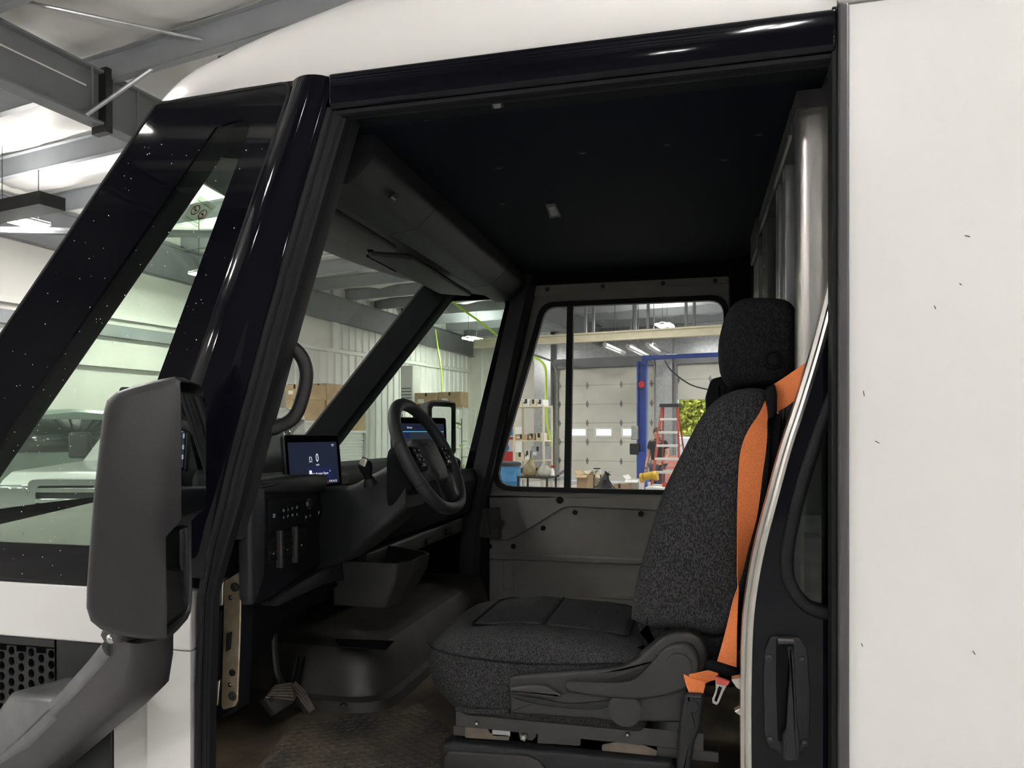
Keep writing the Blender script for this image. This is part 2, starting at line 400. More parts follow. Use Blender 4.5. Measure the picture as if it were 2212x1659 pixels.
# gable wall in front of the van
gw = struct(bobj('wall_gable', bx(XG-0.2, XG, YB-0.2, YF+0.2, 0, 6.4), 'wall_fabric'), 'white insulated gable wall in front of the van')
def ribbed(y0, n, z0, z1, wpan=0.9):
    me = None
    for k in range(n):
        ya = y0+k*wpan
        if me is None:
            m = MB(); pr = []
            for q in range(3):
                o_ = q*0.3; pr += [(o_, 0.0), (o_+0.20, 0.0), (o_+0.225, 0.035), (o_+0.275, 0.035)]
            pr += [(wpan-0.004, 0.0)]
            m.loft([[(b, a, z) for a, b in pr]+[(-0.02, wpan-0.004, z), (-0.02, 0, z)] for z in (0, z1-z0)])
            o = obj('liner_panel', m, 'wall_white', gw); me = o.data
        else:
            o = bpy.data.objects.new('liner_panel', me); COL.objects.link(o); o.parent = gw
        o.location = BW(XG+0.03, ya, z0); o.rotation_euler = (0, 0, -BROT)
ribbed(15.6, 8, 3.82, 5.6); ribbed(11.1, 13, 0.0, 3.70)
for z, t, yy in ((3.70, 0.10, (2.0, YF)), (2.80, 0.04, (2.0, 11.0))):
    bobj('wall_girt', bx(XG, XG+0.10, yy[0], yy[1], z, z+t), 'wall_white', gw)
bobj('wall_post', bx(XG, XG+0.10, 15.38, 15.62, 3.8, 5.6), 'wall_white', gw)
for z in (3.36,): bobj('wall_girt', bx(XG, XG+0.12, 2.0, 11.0, z, z+0.22), 'steel_purlin', gw)
# far wall with its sectional doors
D1 = (-8.98, -5.74); D2 = (-5.02, -1.70); ZT = 3.72
mb = MB()
for x0, x1 in ((XG-0.2, D1[0]), (D1[1], D2[0]), (D2[1], XE+0.2)): mb.bb(x0, x1, YF, YF+0.2, 0, 6.4)
for x0, x1 in (D1, D2): mb.bb(x0, x1, YF, YF+0.2, ZT, 6.4)
fw = struct(bobj('wall_far', mb, 'door_panel_white'), 'far workshop wall with two sectional doors')
for k in range(3): # ribs left of the doors
    bobj('wall_batten', bx(-11.9+0.5*k, -11.85+0.5*k, YF-0.03, YF, 0, 5.2), 'wall_white', fw)
for x0, x1, d in ((-9.75, -9.15, 0.35), (-5.62, -5.12, 0.35)): bobj('wall_column', bx(x0, x1, YF-d, YF, 0, 5.2), 'galvanised', fw)
bobj('door_header', bx(-9.5, 0, YF-0.25, YF, ZT, ZT+0.3), 'steel_beam', fw)
bobj('wall_band', bx(-11.0, 2.0, YF-0.05, YF, ZT+0.3, 5.2), 'galvanised', fw)
for x in (D1[0]-0.05, D1[1]+0.05, D2[0]-0.03):
    bobj('door_track', MB().tube([(x, YF-0.10, 0), (x, YF-0.10, 3.4), (x, YF-0.25, 3.75), (x, YF-0.6, 3.95), (x, YF-3.0, 4.05)], 0.035, 6), 'galvanised', fw)
def secdoor(name, x0, x1, z0, label, winrow=None):
    d = bpy.data.objects.new(name, None); COL.objects.link(d); struct(d, label)
    z = z0; k = 0
    while z < ZT-0.02:
        z1 = min(z+0.62, ZT); m = MB().bb(x0, x1, YF-0.03, YF+0.02, z+0.001, z1-0.001)
        if winrow == k:
            m = MB()
            wx = [x0+0.42, x0+1.30, x0+2.20]; ww = 0.52; a, b = z+0.2, z1-0.2
            m.bb(x0, x1, YF-0.03, YF+0.02, z+0.001, a); m.bb(x0, x1, YF-0.03, YF+0.02, b, z1-0.001)
            px = x0
            for w in wx: m.bb(px, w, YF-0.03, YF+0.02, a, b); px = w+ww
            m.bb(px, x1, YF-0.03, YF+0.02, a, b)
            for w in wx:
                g = bobj('window_pane', bx(w, w+ww, YF-0.01, YF, a, b), 'door_glass', d)
                bobj('window_frame', MB().frame(rnd([(w-0.05, a-0.05), (w+ww+0.05, a-0.05), (w+ww+0.05, b+0.05), (w-0.05, b+0.05)], 0.03), rnd([(w, a), (w+ww, a), (w+ww, b), (w, b)], 0.03), YF-0.05, YF-0.028), 'paper_white', d)
        bobj('door_section', m, 'door_panel_white', d, bevel=0.014)
        if k: bobj('joint_strip', bx(x0, x1, YF-0.02, YF+0.01, z-0.03, z+0.03), 'hinge_grey', d)
        if k:
            for hx in (x0+0.03, x0+1.0, x0+2.15, x1-0.1):
                bobj('hinge', MB().prism([(hx-0.05, z), (hx, z-0.12), (hx+0.05, z), (hx, z+0.12)], YF-0.05, YF-0.03), 'hinge_grey', d)
        z = z1; k += 1
    return d
secdoor('door_1', D1[0], D1[1], 0.05, 'closed white sectional door with a row of small windows', winrow=2)
secdoor('door_2', D2[0], D2[1], 2.62, 'sectional door rolled partly up with daylight below')
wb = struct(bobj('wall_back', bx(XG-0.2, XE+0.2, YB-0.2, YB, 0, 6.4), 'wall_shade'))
we = struct(bobj('wall_east', bx(XE, XE+0.2, YB-0.2, YF+0.2, 0, 6.4), 'wall_white'))
# high-bay lamps
def lamp(x, y, z, label, rz=math.pi/2):
    t = thing('high_bay_lamp', label, 'lamp', BW(x, y, z), -BROT+rz, 'linear high-bay lamps under the roof')
    obj('housing', MB().bb(-0.32, 0.32, -0.06, 0.06, 0.0, 0.05).bb(-0.31, 0.31, -0.20, -0.05, 0.0, 0.03).bb(-0.31, 0.31, 0.05, 0.20, 0.0, 0.03), 'paper_white', t)
    for s in (-1, 1):
        obj('diffuser', MB().bb(-0.30, 0.30, s*0.125-0.068, s*0.125+0.068, -0.012, 0.0), 'lamp_glow', t)
    obj('added_uplight', MB().bb(-0.30, 0.30, -0.055, 0.055, 0.05, 0.055).bb(-0.30, 0.30, -0.195, -0.06, 0.03, 0.034).bb(-0.30, 0.30, 0.06, 0.195, 0.03, 0.034), 'added_uplight_glow', t)  # glowing strips on the housing top, added to brighten the ceiling fabric
    for s in (-0.25, 0.25): obj('hanger', MB().cyl((s, 0, 0.07), (s, 0, zc(y)-z), 0.006, 6), 'dark_steel', t)
def grid_lamps():
    n = 0
    seen = {(-10.4, 6.6): 'linear high-bay lamp above the cab roof line near the heater pipe',
            (-10.4, 9.6): 'linear high-bay lamp seen through the quarter glass',
            (-10.4, 19.5): 'linear high-bay lamp seen through the far quarter window',
            (-4.6, 19.5): 'linear high-bay lamp seen at the top of the far door window'}
    for x in (-10.4, -4.6, 1.2, 7.0, 12.0):
        for y in (-8.0, -3.0, 1.8, 6.6, 9.6, 14.5, 19.5):
            if x > -10 and y == 9.6: continue
            if x == -4.6 and y == 6.6: continue
            if x == -10.4 and y == 14.5: continue
            z = 4.40 if x < -10 else 4.45
            if (x, y) == (-10.4, 6.6): lamp(-10.7, 6.5, 4.60, seen[(x, y)]); continue
            lamp(x, y, z, seen.get((x, y), 'linear high-bay lamp hanging out of view over the workshop'))
grid_lamps()
lamp(-7.6, -0.8, 4.45, 'added high-bay lamp out of view, brightening the van nose')  # extra unseen lamp, added to brighten the white belt panel
# ================================================================== the van: outside
YN, YC = 1.75, 2.86
YFAR = 2*YC-YN
def mir(y): return 2*YC-y
van = thing('delivery_van', 'white electric delivery van with the driver door slid open', 'van', (0.0, YC, 0.0), world=True)
z_ = lambda z: H+z
# cargo box
obj('cargo_side_panel', MB().bb(0.3262, 2.7, YN, YN+0.03, 0.42, z_(0.941)), 'white_paint', van, bevel=0.003)
for u_, v_, l_, a_ in ((1866, 850, 0.012, 80), (1895, 955, 0.010, 30), (2020, 664, 0.008, 70), (2104, 1410, 0.009, 60), (1862, 1393, 0.008, 70), (2075, 614, 0.006, 40), (2090, 510, 0.010, 20)):
    p_ = V(u_, v_, YN-0.0006); obj('scuff_mark', MB().box(p_, (l_, 0.0008, 0.0016), Matrix.Rotation(R(a_), 3, 'Y')), 'trim_grey', van)
obj('cargo_top_rail', MB().bb(0.3045, 2.7, YN-0.004, YN+0.03, z_(0.946), z_(1.05)), 'white_paint', van, bevel=0.008)
obj('cargo_corner_trim', MB().bb(0.3035, 0.3255, YN-0.016, YN+0.04, 0.42, z_(0.938)), 'trim_grey', van, bevel=0.005)
obj('cargo_corner_gasket', MB().bb(0.292, 0.3045, YN-0.002, YN+0.05, 0.42, z_(0.94)), 'rubber', van, bevel=0.003)
m = MB().bb(0.30, 2.7, YN+0.02, mir(YN), z_(1.02), z_(1.10)); m.bb(2.66, 2.7, YN, mir(YN), 0.42, z_(1.1)); m.bb(0.31, 2.7, mir(YN)-0.03, mir(YN), 0.42, z_(1.1)); m.bb(0.31, 2.7, YN, mir(YN), 0.42, 0.5)
obj('cargo_body', m, 'white_paint', van)
# roof cap
def roof_outline(n=14):
    w = YC-YN; pts = []
    for k in range(6): pts.append((lerp(0.303, -1.0, k/6), YN))
    for k in range(n+1):
        ph = k/n*math.pi/2
        pts.append((-1.0-0.81*math.sin(ph)**(2/3.2), YC-w*math.cos(ph)**(2/3.2)))
    half = pts[:-1]
    return half+[pts[-1]]+[(x, mir(y)) for x, y in reversed(half)]
ol = roof_outline()
rings = []
cxs = [(min(0.303, max(-1.15, x)), YC) for x, y in ol]
for k in range(0, 15):
    r = 1-(k/14)**1.6*0.999
    dome = max(0.0, 1-r**2.2)**0.66
    rings.append([(lerp(c[0], p[0], r), lerp(c[1], p[1], r), z_(0.943+dome*(0.44+0.20*min(1, max(0, (lerp(c[0], p[0], r)+1.35)/0.5))))) for c, p in zip(cxs, ol)])
base = [[(x, y, z_(0.930)) for x, y in ol]]
inn = [[(lerp(c[0], p[0], 0.985), lerp(c[1], p[1], 0.985), z_(0.930)) for c, p in zip(cxs, ol)]]
rm = MB().loft(inn+base+rings, closed=False, cap=False); rm.poly([q[0] for q in base+rings]+[q[-1] for q in reversed(base+rings)])
obj('roof_cap', rm, 'white_roof', van, ang=40)
# door header rail
def rail(y0, s, name):
    pr = [(0, 0.930), (0, 0.856), (0.006, 0.842), (0.02, 0.836), (0.06, 0.836), (0.06, 0.930)]
    obj(name, MB().loft([[(x, y0+s*a, z_(b)) for a, b in pr] for x in (-0.925, 0.300)]), 'gloss_black', van, bevel=0.006, seg=3)
    pr = [(0.015, 0.838), (0.018, 0.830), (0.03, 0.824), (0.05, 0.826), (0.05, 0.838)]
    obj('header_gasket', MB().loft([[(x, y0+s*a, z_(b)) for a, b in pr] for x in (-0.925, 0.300)]), 'rubber', van)
obj('far_header', MB().bb(-1.0, 0.31, mir(YN)-0.12, mir(YN)-0.02, z_(0.79), z_(0.93)), 'plastic_dark', van)
obj('near_header', MB().bb(-0.95, 0.30, YN+0.04, YN+0.12, z_(0.84), z_(0.93)), 'plastic_dark', van)
rail(YN-0.012, 1, 'door_header_rail'); rail(mir(YN)+0.012, -1, 'door_header_rail')
# ---- pillar lines (x against z, z relative to the horizon)
def pl(pts):
    def f(z):
        if z >= pts[0][1]: i = 0
        else:
            i = len(pts)-2
            for k in range(len(pts)-1):
                if pts[k][1] >= z >= pts[k+1][1]: i = k; break
        (x0, z0), (x1, z1) = pts[i], pts[i+1]
        return x0+(x1-x0)*(z-z0)/(z1-z0)
    return f
PL = pl([(-1.031, 0.923), (-1.3355, 0.169), (-1.555, -0.40)])
PR = pl([(-0.937, 0.85), (-1.097, 0.362), (-1.2327, -0.082), (-1.290, -0.30), (-1.312, -0.45), (-1.322, -0.70), (-1.328, -1.25)])
PS = lambda z: -1.455-0.87*(0.894-z)             # front silhouette of the screen pillar
PC = lambda z: -1.3645-0.852*(0.713-z)           # rear edge of the screen pillar
zs1 = [0.926, 0.85, 0.7, 0.5, 0.3, 0.1, -0.1, -0.25, -0.40]
PLf = pl([(-0.985, 0.79), (-1.165, 0.085), (-1.218, -0.14), (-1.30, -0.43)])
PRf = pl([(-0.885, 0.80), (-1.155, -0.364), (-1.185, -0.55), (-1.20, -0.80), (-1.20, -1.25)])
def both(fn):
    fn(1); fn(-1)
def Y(y, s): return y if s > 0 else mir(y)
def door_pillar(s):
    rg = []; PRx = PR if s > 0 else PRf
    for z in zs1:
        l, r = (PL(z), PR(z)) if s > 0 else (PLf(z), PRf(z)); r_ = []
        for k in range(9):
            t = k/8; r_.append((lerp(l, r, t), Y(YN-0.006-0.022*math.sin(math.pi*min(1, t*1.15))**0.8 if t < 0.87 else YN-0.003, s), z_(z)))
        r_ += [(r, Y(YN+0.06, s), z_(z)), (l, Y(YN+0.06, s), z_(z))]
        rg.append(r_)
    obj('door_pillar', MB().loft(rg), 'gloss_black', van, ang=50)
    zz = [0.845, 0.7, 0.5, 0.3, 0.1, -0.082, -0.2, -0.30, -0.38, -0.45, -0.55, -0.70, -0.95, -1.25]
    pr = [(0, 0), (0.010, -0.007), (0.018, -0.003), (0.022, 0.004), (0.030, 0.002), (0.036, 0.009), (0.042, 0.010), (0.047, 0.018), (0.054, 0.022), (0.056, 0.05), (0, 0.05)]
    obj('door_seal', MB().loft([[(PRx(z)+a*(1.0 if (z > -0.25 or s < 0) else max(0.38, 1-(-0.25-z)/0.2*0.62)), Y(YN+b, s), z_(z)) for a, b in pr] for z in zz]), 'rubber', van, ang=25)
    pr = [(0.050, 0.052), (0.054, 0.07), (0.046, 0.11), (0.02, 0.13), (-0.06, 0.13), (-0.06, 0.052)]
    obj('pillar_trim', MB().loft([[(PRx(z)+a, Y(YN+b, s), z_(z)) for a, b in pr] for z in (zz if s < 0 else [q for q in zz if q > -0.32])]), 'plastic', van, ang=25)
    pr = [(-0.020, 0.012), (-0.012, 0.002), (0.004, 0.002), (0.004, 0.05), (-0.020, 0.05)]
    obj('pillar_gutter', MB().loft([[(PRx(z)+a, Y(YN+b, s), z_(z)) for a, b in pr] for z in zz[8:]]), 'rubber', van, ang=25)
both(door_pillar)
# quarter glass: black printed border, clear pane, screen pillar behind
def quarter(s):
    o = [(-1.452, 0.908), (PL(0.915)-0.004, 0.920), (PL(-0.43)-0.004, -0.432), (PS(-0.432), -0.432)]
    i = [(PC(0.83), 0.83), (-1.145, 0.8486), (-1.655, -0.325), (PC(-0.325), -0.325)]
    if s < 0:
        o = [(-1.452, 0.908), (PLf(0.915)-0.004, 0.920), (PLf(-0.43)-0.004, -0.432), (PS(-0.432), -0.432)]
        i = [(PC(0.74), 0.74), (PLf(0.74)-0.02, 0.74), (PLf(-0.325)-0.02, -0.325), (PC(-0.325), -0.325)]
    O = rnd(o, [0.02, 0.02, 0.03, 0.02], 4); I = rnd(i, [0.02, 0.035, 0.05, 0.05], 4)
    O = [(a, z_(b)) for a, b in O]; I = [(a, z_(b)) for a, b in I]
    q = part('quarter_window', van)
    obj('printed_border', MB().frame(O, I, Y(YN-0.004, s), Y(YN+0.008, s)), 'frit', q)
    obj('pane', MB().poly([my(a, b, Y(YN, s)) for a, b in I]), 'green_glass', q)
    e = [V_ for V_ in O]
    obj('edge_seal', MB().tube([my(a, b, Y(YN-0.002, s)) for a, b in inset(O, -0.004)], 0.006, 6, closed=True), 'rubber', q)
    pr = [(PS, 0.012, 0.018), (PC, 0.0, 0.018), (PC, 0.0, 0.075), (PC, -0.02, 0.10), (PS, 0.05, 0.10), (PS, 0.012, 0.06)]
    obj('screen_pillar', MB().loft([[(f(z)+dx, Y(YN+dy, s), z_(z)) for f, dx, dy in pr] for z in (0.90, 0.6, 0.3, 0.0, -0.43)]), 'plastic_dark', van)
both(quarter)
# windscreen
def wsx(y, z, bul=0.20): t = (y-YC)/(YC-YN); return PS(z)-bul*(1-t*t)
ny, nz = 14, 8
rows = [[(wsx(lerp(YN+0.03, mir(YN)-0.03, j/ny), lerp(-0.42, 0.90, i/nz)), lerp(YN+0.03, mir(YN)-0.03, j/ny), z_(lerp(-0.42, 0.90, i/nz))) for j in range(ny+1)] for i in range(nz+1)]
obj('windscreen', MB().loft(rows, closed=False), 'clear_glass', van, ang=60)
def band(z0, z1, name):
    rw = [[(wsx(lerp(YN+0.03, mir(YN)-0.03, j/ny), z)+0.006, lerp(YN+0.03, mir(YN)-0.03, j/ny), z_(z)) for j in range(ny+1)] for z in (z0, z1)]
    obj(name, MB().loft(rw, closed=False), 'frit', van)
band(0.85, 0.90, 'screen_top_band'); band(-0.42, -0.30, 'screen_bottom_band')
# lower front body
def lower(s):
    z0, z1 = -0.602, -0.440
    obj('belt_panel', MB().loft([[(x, Y(YN-0.006, s), z_(z)) for x, z in ((-3.0, z0), (-1.345, z0), (-1.345, z1), (-3.0, z1))], [(x, Y(YN+0.05, s), z_(z)) for x, z in ((-3.0, z0), (-1.345, z0), (-1.345, z1), (-3.0, z1))]]), 'white_paint', van, bevel=0.006)
    obj('fender_post', MB().loft([[(-1.600, Y(YN+0.002, s), z_(z)), (-1.50, Y(YN-0.004, s), z_(z)), (-1.475, Y(YN-0.014, s), z_(z)), (-1.40, Y(YN-0.014, s), z_(z)), (-1.345, Y(YN-0.004, s), z_(z)), (-1.345, Y(YN+0.06, s), z_(z)), (-1.600, Y(YN+0.06, s), z_(z))] for z in (-0.604, -1.3)]), 'white_paint', van, ang=20)
    obj('cowl_panel', MB().bb(-1.605, -1.80, Y(YN+0.0, s), Y(YN+0.06, s), z_(-1.02), z_(-0.604)).bb(-1.80, -3.0, Y(YN+0.0, s), Y(YN+0.06, s), z_(-0.628), z_(-0.604)).bb(-1.80, -3.0, Y(YN+0.0, s), Y(YN+0.06, s), z_(-1.02), z_(-0.82)), 'plastic', van, bevel=0.004)
    obj('wheel_arch_liner', MB().bb(-1.60, -3.0, Y(YN+0.03, s), Y(YN+0.4, s), 0.1, z_(-1.0)), 'plastic_dark', van)
    obj('vent_backing', MB().bb(-1.79, -3.0, Y(YN+0.05, s), Y(YN+0.08, s), z_(-0.83), z_(-0.62)), 'plastic_dark', van)
    # perforated vent
    m = MB(); p = 0.036; q = 0.031; r = 0.0115; yy = Y(YN+0.006, s); yb = Y(YN+0.016, s)
    nx_, nz_ = 16, 6; x0, zz0 = -1.803, -0.632
    for i in range(nx_):
        for j in range(nz_):
            cx = x0-p*(i+0.5); cz = zz0-q*(j+0.5)-(q/2 if i % 2 else 0)
            sq = [(cx-p/2, cz-q/2), (cx, cz-q/2), (cx+p/2, cz-q/2), (cx+p/2, cz), (cx+p/2, cz+q/2), (cx, cz+q/2), (cx-p/2, cz+q/2), (cx-p/2, cz)]
            h = [(cx+r*math.cos(R(225+45*k)), cz+r*1.15*math.sin(R(225+45*k))) for k in range(8)]
            a = m.pts([(u, yy, z_(v)) for u, v in sq]); b = m.pts([(u, yy, z_(v)) for u, v in h]); c = m.pts([(u, yb, z_(v)) for u, v in h])
            for k in range(8):
                k2 = (k+1) % 8; m.f += [[a+k, a+k2, b+k2, b+k], [b+k, b+k2, c+k2, c+k]]
    obj('perforated_vent', m, 'plastic', van, ang=30)
both(lower)
obj('nose', MB().bb(-2.95, -3.0, YN+0.05, mir(YN)-0.05, 0.3, z_(-0.44)).bb(-2.3, -3.0, YN+0.05, mir(YN)-0.05, z_(-0.47), z_(-0.44)), 'white_paint', van)
obj('chassis', MB().bb(-2.9, 2.6, YN+0.15, mir(YN)-0.15, 0.35, z_(-1.06)), 'plastic_dark', van)
def wheel(x, s):
    w = part('road_wheel', van); y = Y(YN+0.16, s)
    obj('tyre', MB().lathe([(0.22, -0.12), (0.35, -0.12), (0.38, -0.08), (0.38, 0.08), (0.35, 0.12), (0.22, 0.12)], (x, y, 0.38), (0, 1, 0), 28), 'tyre', w)
    obj('rim', MB().lathe([(0.05, -0.08), (0.2, -0.06), (0.22, -0.1), (0.22, 0.1), (0.05, 0.08)], (x, y, 0.38), (0, 1, 0), 20), 'aluminium', w)
for s in (1, -1):
    wheel(-2.15, s); wheel(2.0, s)
# ---- door mirror
def door_mirror(s):
    mr = part('door_mirror', van)
    th = R(25); n = Vector((math.cos(th), math.sin(th), 0)); w = Vector((math.sin(th), -math.cos(th), 0))
    A = Vector((-1.103, 1.40, H))
    fin = (lambda p: (p[0], p[1], p[2])) if s > 0 else (lambda p: (p[0]-0.36, mir(p[1])+0.08, p[2]+0.07))
    def pn(u, v): q = VPl(u, v, A, w)-A; return (q.dot(n), q.z)
    outl = [pn(*q) for q in ((392, 1128), (391, 980), (391, 850), (389, 822), (372, 815), (330, 824), (285, 836), (250, 848), (229, 866), (221, 895), (210, 990), (200, 1080), (192, 1180), (186, 1270), (185, 1315), (194, 1343), (215, 1360), (250, 1372), (300, 1380), (345, 1383), (360, 1381), (361, 1320), (359, 1240), (358, 1166))]
    WM = 0.235
    f = lambda a, b, c: fin(A+n*a+Vector((0, 0, b))-w*c)
    # shell open towards the rear: the wall runs from the lower rim round the front to the upper rim
    rings = []
    ctr = (sum(p[0] for p in outl)/len(outl), sum(p[1] for p in outl)/len(outl))
    def ins(d): return inset(outl, d)
    for c, d in ((0.0, 0.016), (0.004, 0.006), (0.012, 0.0), (0.10, -0.003), (0.19, 0.0), (0.222, 0.010), (WM, 0.035)):
        pts = ins(d); q = []
        for k, (a, b) in enumerate(pts):
            rim = k in (0, 1, 2, 3) or k >= len(pts)-4
            q.append((outl[k][0] if rim else a, b))
        rings.append([f(a, b, c) for a, b in q])
    mb = MB().loft([q[3:21] for q in rings], closed=False)
    for r_ in (rings[0], rings[-1]): mb.poly(r_)
    obj('housing', mb, 'mirror_shell', mr, ang=50, solid=0.005)
    # reflecting glasses, set back in the shell and turned a little outwards
    def gl(z0, z1, a0, a1, name):
        pts = rnd([(0.016, z0), (WM-0.02, z0), (WM-0.02, z1), (0.016, z1)], 0.025)
        mp = lambda c, b, d: f(lerp(a0, a1, c/WM)+d, b, c)
        obj('glass_bezel', MB().prism(inset(pts, -0.006), -0.012, -0.001, mp), 'plastic_dark', mr)
        obj(name, MB().prism(pts, -0.001, 0.0006, mp), 'mirror_glass', mr)
    gl(-0.19, 0.085, -0.016, 0.010, 'mirror_glass')
    gl(-0.435, -0.235, -0.050, -0.030, 'mirror_glass')
    obj('inner_backing', MB().prism(rnd([(0.008, -0.44), (WM-0.012, -0.44), (WM-0.012, 0.10), (0.008, 0.10)], 0.03), -0.13, -0.12, lambda c, b, d: f(d, b, c)), 'plastic_dark', mr)
    # arm
    N2 = Vector((-1.225, 1.455, H)); e = Vector((-0.938, 0.348, 0)); mm = Vector((0.348, 0.938, 0))
    F0 = N2-mm*0.062
    def pe(u, v): q = VPl(u, v, F0, mm)-F0; return (q.dot(e), q.z)
    fa = lambda a, b, c: fin(F0+e*a+Vector((0, 0, b))+mm*c)
    def sect(c, ax, hw, hd, r=0.03):      # rounded box section across the arm at c, ax = direction of the arm
        ax = ax.normalized(); sx_ = mm; up = ax.cross(sx_).normalized()
        return [fin(c+sx_*a+up*b) for a, b in rnd([(-hd, -hw), (hd, -hw), (hd, hw), (-hd, hw)], r, 4)]
    def onarm(u, v, off=0.0): return VPl(u, v, N2+mm*off, mm)
    cen = [onarm(306, 1372), onarm(306, 1400), onarm(300, 1432), onarm(262, 1474), onarm(205, 1528), onarm(120, 1604), onarm(20, 1690), onarm(-60, 1755)]
    hw = [0.072, 0.072, 0.076, 0.072, 0.066, 0.066, 0.068, 0.07]; hdp = [0.050, 0.050, 0.054, 0.056, 0.056, 0.056, 0.058, 0.06]
    rg = [sect(c, cen[min(k+1, 7)]-cen[max(k-1, 0)], h_, d_, 0.035) for k, (c, h_, d_) in enumerate(zip(cen, hw, hdp))]
    obj('arm', MB().loft(rg), 'mirror_shell', mr, ang=50)
    rg = []
    for k in range(2, 8):
        ax = (cen[min(k+1, 7)]-cen[max(k-1, 0)]).normalized(); up = ax.cross(mm).normalized()
        if up.z < 0: up = -up
        c = cen[k]+up*(hw[k]*0.72)
        sx_ = mm; rg.append([fin(c+sx_*a+up*b) for a, b in rnd([(-0.062, -0.024), (0.062, -0.024), (0.062, 0.026), (-0.062, 0.026)], 0.022, 4)])
    obj('arm_cover', MB().loft(rg), 'arm_grey', mr, ang=50)
    kn = [pe(*q) for q in ((16, 1498), (112, 1510), (120, 1560), (60, 1620), (-70, 1700), (-70, 1620))]
    obj('arm_foot', MB().puff(kn, 0.0, 0.20, 0.02, 3, fa), 'arm_grey', mr, ang=50)
    cn = [pe(*q) for q in ((238, 1352), (276, 1352), (279, 1370), (270, 1386), (242, 1386), (232, 1368))]
    obj('camera_bump', MB().puff(cn, -0.02, 0.05, 0.010, 3, fa), 'mirror_shell', mr)
    c0 = Vector(fa(*pe(256, 1376), -0.022)); dirv = Vector(fa(0, 0, 1))-Vector(fa(0, 0, 0))
    obj('camera_lens', MB().lathe([(0.0, -0.004), (0.006, -0.003), (0.010, 0.0), (0.012, 0.006)], c0, dirv, 16), 'steel', mr)
both(door_mirror)
# ---- hinge bracket on the front door jamb
hb = part('hinge_bracket', van)
YH = 1.845
pp = lambda L, Yp: [XZ(u, v, Yp) for u, v in L]
obj('hinge_plate', MB().prism(rnd(pp([(484, 1256), (516, 1236), (521, 1242), (518, 1380), (513, 1515), (507, 1526), (482, 1534), (478, 1526)], YH), 0.008), YH, YH+0.006), 'zinc_gold', hb, bevel=0.002)
for u, v, r_, mt in ((508, 1268, 0.0135, 'dark_steel'), (498, 1291, 0.007, 'steel'), (502, 1453, 0.010, 'rubber'), (497, 1479, 0.007, 'steel'), (503, 1503, 0.0135, 'dark_steel')):
    p = V(u, v, YH); obj('bolt', MB().lathe([(0, -r_*0.55), (r_*0.45, -r_*0.55), (r_*0.5, -r_*0.25), (r_, -r_*0.2), (r_, 0)], p, (0, 1, 0), 14), mt, hb)
obj('latch_slot', MB().prism(pp([(490, 1368), (502, 1364), (499, 1402), (489, 1408)], YH), YH-0.003, YH+0.003), 'rubber', hb)
for a in (((463, 1252), (481, 1250), (480, 1308), (458, 1312)), ((456, 1472), (474, 1470), (470, 1524), (450, 1533))):
    obj('hinge_block', MB().prism(pp(a, YH-0.005), YH-0.005, YH+0.045), 'aluminium', hb, bevel=0.003)
obj('hinge_roller', MB().prism(pp([(457, 1320), (480, 1316), (472, 1468), (453, 1470)], YH), YH, YH+0.045), 'plastic_dark', hb, bevel=0.008)
obj('jamb_cover', MB().puff(rnd(pp([(465, 1240), (500, 1218), (520, 1232), (522, 1300), (512, 1535), (470, 1560), (440, 1560), (445, 1400)], YH+0.02), 0.01), YH+0.02, YH+0.09, 0.012), 'plastic_dark', hb)
# ================================================================== the van: cab interior
def quad2(L, Yp): return [XZ(u, v, Yp) for u, v in L]
# headliner, floor, side linings
obj('headliner', MB().bb(-1.42, 0.30, YN+0.05, mir(YN)-0.05, z_(0.845), z_(0.875)), 'headliner', van)
for u, v in ((1078, 362), (1440, 312), (1258, 330), (1085, 440), (1565, 345), (1640, 290), (920, 258)):
    p = VZ(u, v, 0.845); obj('headliner_clip', MB().lathe([(0.0, -0.003), (0.007, -0.002), (0.010, 0.0)], p, (0, 0, 1), 12), 'plastic', van)
for (a, b, c, d) in ((((1178, 438), (1200, 436), (1212, 464), (1188, 468)), 0, 0, 0), (((1058, 216), (1086, 212), (1088, 226), (1064, 230)), 0, 0, 0)):
    q = [VZ(u, v, 0.845) for u, v in a]
    dl = part('dome_lamp', van)
    ctr = sum(q, Vector())/4
    obj('lamp_frame', MB().loft([[p for p in q], [p-Vector((0, 0, 0.008)) for p in q]]), 'plastic_grey', dl, bevel=0.002)
    obj('lamp_lens', MB().loft([[ctr+(p-ctr)*0.6-Vector((0, 0, 0.008)) for p in q], [ctr+(p-ctr)*0.55-Vector((0, 0, 0.011)) for p in q]]), 'icon', dl)
obj('cab_floor', MB().bb(-2.2, 0.30, YN+0.04, mir(YN)-0.05, z_(-1.06), z_(-1.0)), 'floor_black', van)
obj('toe_board', MB().loft([[(x, y, z_(z)) for x, z in ((-1.62, -1.0), (-1.95, -0.55), (-2.0, -0.55), (-2.0, -1.0))] for y in (YN+0.1, mir(YN)-0.1)]), 'plastic_dark', van)
# ---- overhead console across the windscreen head
oc = part('overhead_console', van)
pr = rnd([(-1.10, 0.845), (-1.06, 0.700), (-0.955, 0.712), (-0.885, 0.775), (-0.885, 0.845)], [0, 0.02, 0.05, 0.045, 0], 5)
for k, (ya, yb) in enumerate(((1.93, 2.43), (2.434, 3.42), (3.424, 3.86))):
    obj('console_section', MB().loft([[(a, y, z_(b)) for a, b in pr] for y in (ya, yb)]), 'plastic' if k else 'plastic', oc, ang=30)
p = VX(838, 393, -0.925)
tx = Vector((0, 1, 0)); tn = Vector((0.62, 0, -0.78)); ty = tn.cross(tx)
M4 = basis((-0.914, 2.14, z_(0.735)), tx, (0.78, 0, 0.62))
m = MB(); m.box((0, 0, 0), (0.036, 0.026, 0.006)); m.v = [tuple(M4 @ Vector(q)) for q in m.v]
obj('switch_plate', m, 'rubber', oc)
